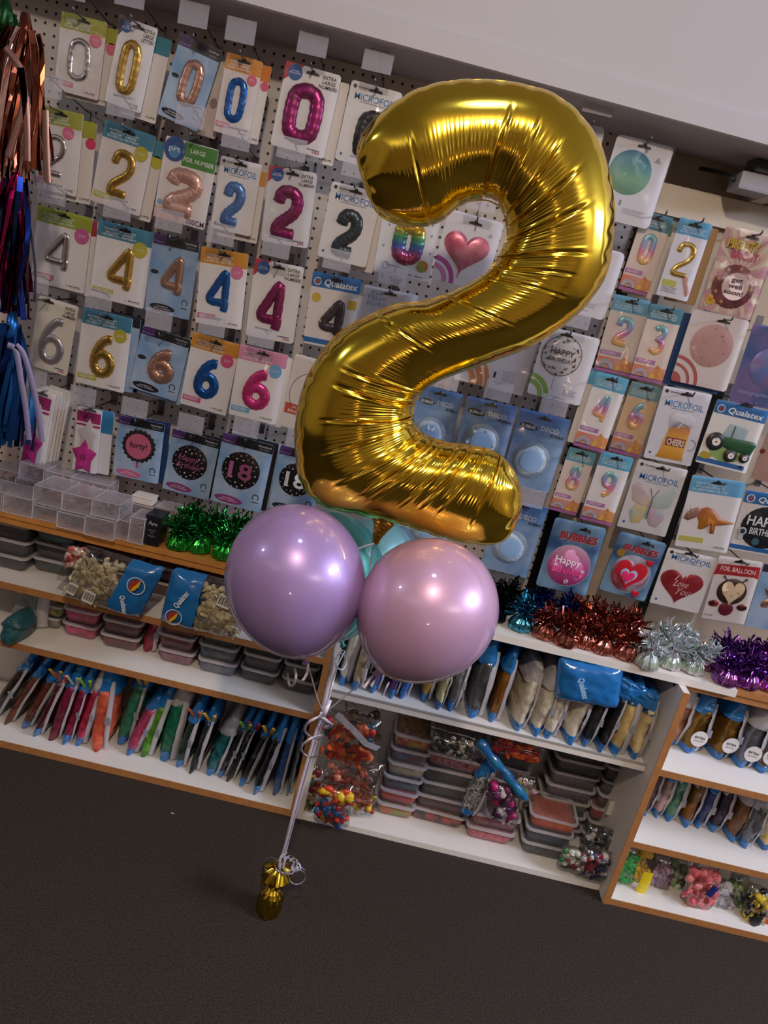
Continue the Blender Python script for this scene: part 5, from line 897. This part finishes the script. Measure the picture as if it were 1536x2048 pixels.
for px, py, lab in ((348, 1104, 'green foil weight leftmost of the front green three'), (390, 1110, 'green foil weight in the middle of the front green three'), (440, 1124, 'green foil weight next to the lilac balloon'), (372, 1078, 'green foil weight at the back left of the green group'), (420, 1090, 'green foil weight at the back centre of the green group'), (465, 1098, 'green foil weight at the back right of the green group')): weight(px, py, L1, GRN, GRT, lab, 'green foil balloon weights')
W2 = [('black', '14161a', '0c0e12', ((988, 1248, 'black foil weight right beside the pink lilac balloon'), (1010, 1232, 'black foil weight at the back beside the pink lilac balloon'), (968, 1230, 'black foil weight half hidden by the pink lilac balloon'))),
 ('sky blue', '4c9cb8', '24688c', ((1040, 1268, 'light blue foil weight between the black and rose ones'),)), ('navy', '1c3c8c', '142c74', ((1075, 1240, 'dark blue foil weight behind the first rose one'), (1130, 1262, 'dark blue foil weight behind the second rose one'))),
 ('rose', 'b87064', '8c4034', ((1087, 1284, 'rose gold foil weight, first from the left in the front rose row'), (1132, 1300, 'rose gold foil weight, second in the front rose row'), (1168, 1302, 'small rose gold foil weight, third in the front rose row'), (1206, 1314, 'rose gold foil weight, fourth in the front rose row'), (1252, 1326, 'rose gold foil weight, last in the front rose row beside the iridescent ones'), (1150, 1268, 'rose gold foil weight in the back row, left'), (1185, 1272, 'rose gold foil weight in the back row, middle'), (1222, 1284, 'rose gold foil weight in the back row, right'), (1255, 1290, 'rose gold foil weight in the back row beside the iridescent tufts')))]
for n, c1, c2, L_ in W2:
    for px, py, lab in L_: weight(px, py, M1, wm(n, c1), wm(n+'_tinsel', c2, .25), lab, n+' foil balloon weights')
IRI = mat('iridescent_film', rough=.15, metal=.45, ramp=[srgb('c8b4c0'), srgb('b8d0c0'), srgb('c4c8dc'), srgb('d8ccd0')]); IRT = mat('iridescent_tinsel', srgb('b4ccc4'), .18, .5, noise_col=srgb('c4c0d4'), nscale=60)
for px, py, lab in ((1296, 1344, 'iridescent white weight, left of the front three'), (1342, 1344, 'iridescent white weight, middle of the front three'), (1388, 1354, 'iridescent white weight, right of the front three'), (1325, 1316, 'iridescent white weight, back left'), (1362, 1322, 'iridescent white weight, back right')): weight(px, py, M1, IRI, IRT, lab, 'iridescent white balloon weights')
for px, py, lab in ((1455, 1378, 'purple foil weight, first of the front purple row'), (1498, 1384, 'purple foil weight, second of the front purple row'), (1540, 1388, 'purple foil weight at the right frame edge'), (1445, 1340, 'purple foil weight, back left'), (1488, 1350, 'purple foil weight, back centre'), (1530, 1352, 'purple foil weight, back right')): weight(px, py, M1, wm('purple', 'a860b8'), wm('purple_tinsel', '643088', .25), lab, 'purple foil balloon weights')
weight(1418, 1345, M1, wm('pink', 'b07098'), IRT, 'pink foil weight between the iridescent and purple ones', None, .8)
# ------------------------------------------------------------------ tassels hanging at the left edge
def tassel(cx, top, bot, spread, cols, lab, n=70, Y=-.46, seed=1, topspread=.3):
    rnd = random.Random(seed); T = onY(cx, top, Y); B = onY(cx-(bot-top)*.12, bot, Y); Hh = (T-B).length; e = thing('foil_tassel', lab, 'tassel', T, group=None); gp = {}
    for k in range(n):
        a = rnd.uniform(0, 2*PI); r = rnd.uniform(.1, 1); x1 = spread*r*math.cos(a); y1 = spread*.6*r*math.sin(a); L_ = Hh*rnd.uniform(.78, 1.0); P = []; x0 = x1*topspread; y0 = y1*topspread; s = rnd.uniform(-1, 1)*.012
        for i in range(11):
            q = i/10; P.append((x0+(x1-x0)*(q**.7)+s*math.sin(q*PI*1.4+k), y0+(y1-y0)*q**.7+s*math.cos(q*4+k), -L_*q))
        gp.setdefault(k % len(cols), []).append(ribbon(P, rnd.uniform(.007, .013), (math.cos(a), math.sin(a), 0) if k % 3 else (0, -1, 0), rnd.uniform(-1.6, 1.6)))
    for g, ps in gp.items(): ob('foil_fringe', mk(*join(ps)), cols[g], e)
    ob('twisted_top', mk(*tube([(0, 0, .03), (.004, 0, 0), (0, 0, -.02), (.0, 0, -.05)], [.008, .014, .018, .012], seg=10, ret=True), True), cols[0], e)
    return e
CPR = mat('copper_fringe', srgb('8c4c38'), .18, 1); CPR2 = mat('rose_fringe', srgb('b89088'), .25, .9); DKC = mat('dark_copper_fringe', srgb('3c1c18'), .2, 1)
T1 = tassel(48, 60, 362, .082, [CPR, DKC, CPR2], 'copper foil tassel with pale streamers at the left edge', 80, seed=2)
tassel(8, 25, 120, .05, [mat('green_fringe', srgb('0e3c1c'), .35, .7)], 'green tassel end at the top left corner', 26, seed=5, Y=-.44)
tassel(32, 352, 632, .066, [mat('magenta_fringe', srgb('a81858'), .2, 1), mat('navy_fringe', srgb('182864'), .2, 1), mat('wine_fringe', srgb('580c34'), .2, 1)], 'magenta and navy foil tassel below the copper one', 76, seed=3)
T3 = tassel(22, 650, 888, .072, [mat('blue_fringe', srgb('1c5ca8'), .3, .8), mat('deep_blue_fringe', srgb('14387c'), .3, .8), mat('navy_fringe')], 'blue foil tassel with lavender streamers lowest at the left edge', 64, seed=4)
e = T3; O = e.location
ob('streamer_strip', mk(*join([ribbon(cat([onY(*q, -.53)-O for q in pts], 5), .013) for pts in ([(15, 690), (32, 702), (42, 760), (52, 820), (58, 880)], [(32, 690), (50, 715), (72, 800), (84, 884)])]), True), C('8c88b8'), e)
e = T1; O = e.location
ob('streamer_strip', mk(*join([ribbon(cat([onY(*q, -.55)-O for q in pts], 5), .014) for pts in ([(42, 135), (48, 200), (32, 260), (16, 312)], [(42, 135), (52, 220), (54, 322)], [(10, 95), (30, 120), (42, 140)], [(90, 220), (92, 300), (95, 365)])]), True), CPR2, e)

# ------------------------------------------------------------------ the gold number two
BY = -.68
PAIRS = [((724, 352), (729, 372)), ((715, 326), (738, 400)), ((717, 296), (760, 430)), ((740, 250), (800, 448)), ((782, 212), (846, 451)), ((832, 181), (884, 438)), ((890, 165), (912, 415)), ((960, 160), (942, 402)), ((1040, 168), (972, 401)), ((1110, 190), (995, 411)), ((1165, 235), (1008, 430)), ((1205, 300), (1014, 455)), ((1225, 380), (1013, 477)), ((1228, 450), (1005, 500)), ((1215, 540), (988, 527)), ((1180, 600), (963, 553)), ((1130, 648), (918, 577)), ((1062, 692), (853, 601)), ((1000, 717), (800, 607)), ((940, 738), (748, 626)), ((885, 758), (698, 651)), ((852, 777), (657, 687)), ((833, 798), (623, 738)), ((826, 818), (601, 790)), ((825, 836), (590, 860)), ((829, 851), (593, 925)), ((841, 865), (607, 972)), ((862, 876), (648, 1008)), ((900, 886), (716, 1025)), ((950, 893), (798, 1046)), ((985, 902), (880, 1072)), ((1008, 918), (955, 1088)), ((1028, 943), (1005, 1080)), ((1041, 975), (1034, 1040)), ((1044, 996), (1043, 1018))]
A_ = [onY(*a, BY) for a, b in PAIRS]; B_ = [onY(*b, BY) for a, b in PAIRS]
O2 = (A_[22]+B_[22])/2; K = 48
AA = [p-O2 for p in cat(A_, K)]; BB = [p-O2 for p in cat(B_, K)]
CC = [(a+b)/2 for a, b in zip(AA, BB)]; N_ = len(CC)
cum = [0]
for i in range(1, N_): cum.append(cum[-1]+(CC[i]-CC[i-1]).length)
NS = 1250; tot = cum[-1]; S = []; j = 0
for i in range(NS+1):       # even resampling along the centre line
    t = tot*i/NS
    while j < N_-2 and cum[j+1] < t: j += 1
    q = (t-cum[j])/max(1e-9, cum[j+1]-cum[j]); q = min(1, max(0, q)); S.append((AA[j].lerp(AA[j+1], q), BB[j].lerp(BB[j+1], q), t))
W = [(a-b).length/2 for a, b, t in S]
W = [sum(W[max(0, i-6):i+7])/len(W[max(0, i-6):i+7]) if 12 < i < NS-12 else W[i] for i in range(NS+1)]
def bendfac(i):     # how much shorter the A side / B side is than the other, locally
    a, b = max(0, i-25), min(NS, i+25); la = (S[b][0]-S[a][0]).length; lb = (S[b][1]-S[a][1]).length; m_ = (la+lb)/2+1e-6
    return (lb-la)/m_      # > 0 : A is the inner side
BF = [bendfac(i) for i in range(NS+1)]
rc = random.Random(11)
creases = []
t = .10
while t < tot-.05:
    i = int(t/tot*NS); f_ = abs(BF[i]); creases.append((t, rc.uniform(.5, 1)*(0.35+1.3*min(1, f_)), rc.uniform(.0016, .0034), 1 if BF[i] > 0 else -1)); t += rc.uniform(.030, .060) if f_ > .5 else rc.uniform(.08, .15)
outer = []; t = .02
while t < tot: outer.append((t, rc.uniform(.5, 1))); t += rc.uniform(.024, .04)
NT = 112; V = []; F = []
def sm(x, a, b): x = min(1, max(0, (x-a)/(b-a))); return x*x*(3-2*x)
for i in range(NS+1):
    a, b, t = S[i]; c = (a+b)/2; n_ = (a-b).normalized() if (a-b).length > 1e-6 else Vector((0, 0, 1)); w_ = W[i]; bf = BF[i]; bs = min(1, abs(bf)*1.3); side = 1 if bf > 0 else -1
    dep = w_*.80 if w_ < .075 else .060+(w_-.075)*.62
    seg0 = 0
    cr = [(A, wd, t-tc, sd) for tc, A, wd, sd in creases if abs(t-tc) < .03]; ot = min((abs(t-tc) for tc, A in outer), default=1); endf = sm(t, 0, .08)*sm(tot-t, 0, .08)
    jit = .0012*math.sin(t*310)+.0007*math.sin(t*143+1)
    for k in range(NT):
        th = 2*PI*k/NT; ct, st = math.cos(th), math.sin(th); cx = math.copysign(abs(ct)**.92, ct); sx = math.copysign(abs(st)**.92, st)
        inn = (1+ct*side)/2          # 1 at the inner rim of the bend
        d = 0
        for A, wd, dt, sd in cr:
            ii = (1+ct*sd)/2; env = sm(ii, .22, .75); s_ = dt+.010*math.sin(ii*3+A*9)*(1-ii); d -= A*.0050*env*math.exp(-(s_/wd)**2); d += A*.0013*env*math.exp(-((abs(s_)-wd*2.2)/wd)**2)
        comb = math.sin(2*PI*(t+jit)/.0072)
        d += comb*.00020*sm(inn, .30, .62)*(1-.8*sm(inn, .78, .95))*(.40+.9*bs)*endf
        oo = 1-inn; d -= .0014*sm(abs(ct), .70, 1)*math.exp(-(ot/.006)**2)*(1 if oo > .5 else .4)*(.5+bs)
        seg_ = sum(1 for tc, *_ in creases if tc < t); d += .0028*math.sin(seg_*2.4)*sm(inn, .35, .8)*bs*endf
        e2 = 1-endf
        if e2 > 0: d += .0042*e2*math.sin(th*8+1)*min(1, w_*16)
        d += .0035*noise.noise(Vector((t*7, ct*1.3, st*1.3+3)))*endf
        # the tip and the outer rim carry a few soft facets
        V.append(c+n_*(w_*cx+d*ct)+Vector((0, -1, 0))*(dep*sx+d*st))
    if i: F += [((i-1)*NT+k, i*NT+k, i*NT+(k+1) % NT, (i-1)*NT+(k+1) % NT) for k in range(NT)]
F += [tuple(range(NT)), tuple(range(NS*NT+NT-1, NS*NT-1, -1))]
GOLD = mat('gold_foil', (.86, .60, .06), .13, 1)
g = thing('number_balloon', 'giant shiny gold foil balloon shaped as number 2', 'number balloon', O2)
ob('foil_body', mk(V, F, True), GOLD, g)
# the flat heat-sealed seam that runs round the outline
v = []; f = []; loop = [(S[i][0], S[i][1], S[i][2]) for i in range(0, NS+1, 3)]
for sgn in (0, 1):
    ps = [(q[sgn], (q[sgn]-q[1-sgn]).normalized() if (q[0]-q[1]).length > 1e-6 else Vector((0, 0, 1)), q[2]) for q in loop]; o = len(v)
    for i, (p_, n_, t) in enumerate(ps):
        ex = .0012+.0003*math.sin(t*90)+.0003*math.sin(t*37); wv = .0003*math.sin(t*140)
        v += [p_-n_*.0015+Vector((0, wv-.0003, 0)), p_+n_*ex+Vector((0, wv-.0003, 0)), p_+n_*ex+Vector((0, wv+.0003, 0)), p_-n_*.0015+Vector((0, wv+.0003, 0))]
        if i: a = o+(i-1)*4; b = o+i*4; f += [(a+k, a+(k+1) % 4, b+(k+1) % 4, b+k) for k in range(4)]
ob('foil_seam', mk(v, f), mat('gold_foil_edge', (.62, .42, .05), .35, 1), g)
# crumpled filling neck under the base
P = [onY(*q, BY)-O2 for q in ((768, 1036), (765, 1052), (756, 1070), (750, 1088))]; nv = []; nf = []
for i, p_ in enumerate(cat(P, 6)):
    r = .028-.0008*i
    for k in range(20):
        a = 2*PI*k/20; r2 = r*(1-.035*i)*(1+.16*noise.noise(Vector((math.cos(a)*3, i*.7, math.sin(a)*3)))); nv.append(p_+Vector((r2*math.cos(a), .35*r2*math.sin(a), .003*noise.noise(Vector((k*.8, i*.8, 2))))))
    if i: nf += [((i-1)*20+k, (i-1)*20+(k+1) % 20, i*20+(k+1) % 20, i*20+k) for k in range(20)]
nf.append(tuple(range(len(nv)-20, len(nv)))); ob('filling_neck', mk(nv, nf), mat('bright_gold_foil', (.78, .50, .05), .2, 1), g)

# ------------------------------------------------------------------ latex balloons
def latex(px, py, Rpx, Y, knot, m_, lab, up=1.06, dn=1.16, sq=1.0):
    c = onY(px, py, Y); dist = (c-CAM).dot(FW); R = Rpx*dist/FPX; kd = (onY(*knot, Y)-c).normalized(); e = thing('latex_balloon', lab, 'balloon', c); x = kd.orthogonal().normalized(); y = kd.cross(x); v = []; f = []; n = 64; M_ = 48
    for j in range(M_+1):
        th = PI*j/M_; s = math.cos(th); z = -R*s*(up if s > 0 else dn); r = R*math.sin(th)*(1-(.13*max(0, -s)**2.2)); r = max(r, R*.035) if j == M_ else r
        for k in range(n): a = 2*PI*k/n; v.append(kd*z+(x*math.cos(a)+y*math.sin(a))*r*sq)
        if j: f += [((j-1)*n+k, (j-1)*n+(k+1) % n, j*n+(k+1) % n, j*n+k) for k in range(n)]
    ob('balloon_body', mk(v, f, True), m_, e); L_ = R*dn
    ob('knot', mk(*tube([kd*(L_-.004), kd*(L_+.004), kd*(L_+.008), kd*(L_+.014), kd*(L_+.020)], [.006, .0035, .006, .004, .008], seg=12, ret=True), True), m_, e); return e, c, kd, L_
def pearl(n, h, tint): return mat('pearl_latex_'+n, srgb(h), .36, .28, coat=1, coatr=.035)
LIL, PKL = pearl('lilac', 'a489c6', 0), pearl('pink_lilac', 'c8a0c6', 0); TEA, TE2 = pearl('teal', '3c9c98', 0), pearl('pale_teal', '84bcc4', 0)
RIB = mat('lilac_white_ribbon', srgb('d6d0e6'), .3, .15, coat=.6)
e1, c1, k1, l1 = latex(591, 1160, 139.5, -.80, (612, 1328), LIL, 'pearly lilac round balloon, left of the two front ones', 1.10, 1.17)
e2, c2, k2, l2 = latex(857, 1216, 139, -.80, (748, 1352), PKL, 'pearly pinkish lilac round balloon, right of the two front ones', 1.02, 1.19)
e3, c3, k3, l3 = latex(650, 1145, 122, -.53, (688, 1300), TEA, 'teal round balloon behind the lilac one', 1.05, 1.2)
e4, c4, k4, l4 = latex(742, 1118, 84, -.34, (700, 1215), TE2, 'pale teal balloon in the gap under the gold base', 1.05, 1.2)
def strand(pts, name, par, m_=RIB, w_=.005, k=7, nrm=None, tw=0):
    P = [p if isinstance(p, Vector) else onY(p[0], p[1], p[2]) for p in pts]; O = par.location; ob(name, mk(*ribbon([q-O for q in cat(P, k)], w_, nrm, tw), True), m_, par)
strand([(616, 1326, -.80), (614, 1345, -.81), (606, 1360, -.83), (597, 1360, -.80), (591, 1345, -.77), (590, 1337, -.80), (592, 1352, -.83), (588, 1368, -.82), (580, 1372, -.79), (576, 1358, -.79), (575, 1346, -.80)], 'ribbon_tail', e1, w_=.0052)
strand([(746, 1352, -.80), (738, 1362, -.82), (728, 1376, -.83)], 'ribbon_tail', e2, w_=.006); strand([(754, 1354, -.80), (748, 1364, -.82), (742, 1373, -.83)], 'ribbon_tail', e2, w_=.006); strand([(778, 1364, -.79), (772, 1376, -.80), (765, 1392, -.80)], 'ribbon_tail', e2, w_=.004)
# ------------------------------------------------------------------ gold weight on the carpet with the ribbons that rise from it
wb = onZ(532, 1836, 0); WY = wb.y+.02
wt = thing('balloon_weight', 'gold foil wrapped weight standing alone on the dark carpet', 'balloon weight', (wb.x, WY, .0006))
GW = mat('dark_gold_foil', (.52, .36, .035), .2, 1)
def crump(R, h_, seed, prof, n=40, amp=.16):
    v = []; f = []
    for j, (r, z) in enumerate(prof):
        for i in range(n): a = 2*PI*i/n; q = 1+amp*noise.noise(Vector((math.cos(a)*2.4+seed, math.sin(a)*2.4, z*3)))+.07*math.sin(a*11+j*1.3); v.append((R*r*q*math.cos(a), R*r*q*math.sin(a), h_*z))
        if j: f += [((j-1)*n+i, (j-1)*n+(i+1) % n, j*n+(i+1) % n, j*n+i) for i in range(n)]
    f.append(tuple(range(n-1, -1, -1))); return mk(v, f)
ob('foil_base', crump(.030, .075, 2, [(.9, 0), (1, .08), (1, .25), (.97, .42), (.93, .6), (.85, .75), (.66, .88), (.42, .98), (.30, 1.06)]), GW, wt)
ob('foil_ruffle', crump(.030, .07, 5, [(.30, 1.10), (.45, 1.22), (.95, 1.35), (1.15, 1.6), (.95, 1.85), (.5, 1.95), (.3, 1.75), (.2, 1.3)], amp=.5), GW, wt, (-.0, 0, 0))
ob('tinsel_tuft', tuft_mesh(9, 34, .030, .04, .006, .100), GW, wt)
rb = thing('curling_ribbon', 'bundle of pale lilac ribbons rising from the gold weight to the balloons', 'ribbon', (wb.x, WY, .085))
top = Vector((wb.x+.012, WY, .095))
strand([top, (560, 1722, WY), (568, 1700, WY), (583, 1640, -.69), (604, 1560, -.70), (630, 1470, -.71), (646, 1425, -.72), (655, 1380, -.72), (664, 1330, -.72), (668, 1292, -.66)], 'main_strand', rb, w_=.0065, nrm=(.3, -1, 0))
strand([top, (572, 1702, WY), (588, 1640, -.685), (610, 1560, -.695), (636, 1470, -.70), (650, 1427, -.715), (664, 1370, -.70), (676, 1330, -.65), (690, 1302, -.52)], 'second_strand', rb, w_=.0045, nrm=(-.4, -1, 0))
strand([(648, 1428, -.72), (636, 1400, -.76), (626, 1365, -.78), (617, 1334, -.80)], 'lilac_strand', rb, w_=.0028)
strand([(650, 1426, -.72), (690, 1392, -.74), (722, 1368, -.78), (746, 1350, -.80)], 'pink_strand', rb, w_=.0026)
strand([(686, 1300, -.52), (672, 1316, -.56), (672, 1332, -.6), (684, 1340, -.6), (692, 1326, -.58), (688, 1310, -.56), (678, 1308, -.56)], 'loop', rb, w_=.004)
strand([(652, 1424, -.72), (640, 1432, -.75), (618, 1444, -.76), (610, 1458, -.73), (616, 1470, -.70), (634, 1478, -.72), (648, 1472, -.74)], 'curl', rb, w_=.0055)
strand([(642, 1470, -.72), (620, 1478, -.75), (604, 1492, -.74), (606, 1506, -.70), (620, 1514, -.70), (636, 1510, -.72)], 'curl', rb, w_=.005)
strand([(650, 1418, -.72), (642, 1430, -.75), (652, 1442, -.75), (662, 1450, -.73), (650, 1456, -.71)], 'bow', rb, w_=.010); strand([(655, 1410, -.72), (660, 1400, -.74), (650, 1425, -.76), (640, 1440, -.74)], 'bow', rb, w_=.009)
strand([(750, 1087, -.68), (730, 1092, -.7), (712, 1100, -.72)], 'neck_strand', rb, w_=.003); strand([(750, 1087, -.68), (744, 1105, -.66), (738, 1150, -.64), (735, 1160, -.64)], 'neck_strand', rb, w_=.0028)
def coil(c, r, turns, rise, n0, w_=.0055, ph=0, ax=(1, 0, 0)):
    C0 = onY(*c, WY-.02); P = []; A = Vector(ax).normalized(); X = A.orthogonal().normalized(); Y_ = A.cross(X)
    for i in range(int(turns*16)+1): a = 2*PI*i/16+ph; q = i/(turns*16); P.append(C0+A*(rise*(q-.5))+(X*math.cos(a)+Y_*math.sin(a))*r*(1-.25*q))
    v, f = [], []
    for i, p_ in enumerate(P):
        v += [p_-A*w_/2-rb.location, p_+A*w_/2-rb.location]
        if i: f.append((2*i-2, 2*i-1, 2*i+1, 2*i))
    ob('curl', mk(v, f, True), RIB, rb)
coil((578, 1730), .024, 2.2, .026, 0, ax=(.8, -.5, .4)); coil((595, 1752), .022, 1.8, .014, 0, ax=(.2, -1, .4)); coil((568, 1730), .024, 1.3, .010, 0, w_=.003, ax=(.1, -1, .1)); coil((592, 1734), .012, 1.5, .012, 0, ax=(-.5, -.9, .3)); coil((540, 1728), .018, 1.2, .006, 0, w_=.002, ax=(.1, -1, .5))
tag(ob('paper_scrap', boxm(-.004, .004, -.0015, .0015, 0, .0015), C('b4b0ac')), 'tiny white scrap lying on the carpet left of the shelves', 'scrap').location = onZ(345, 1627, .0004)
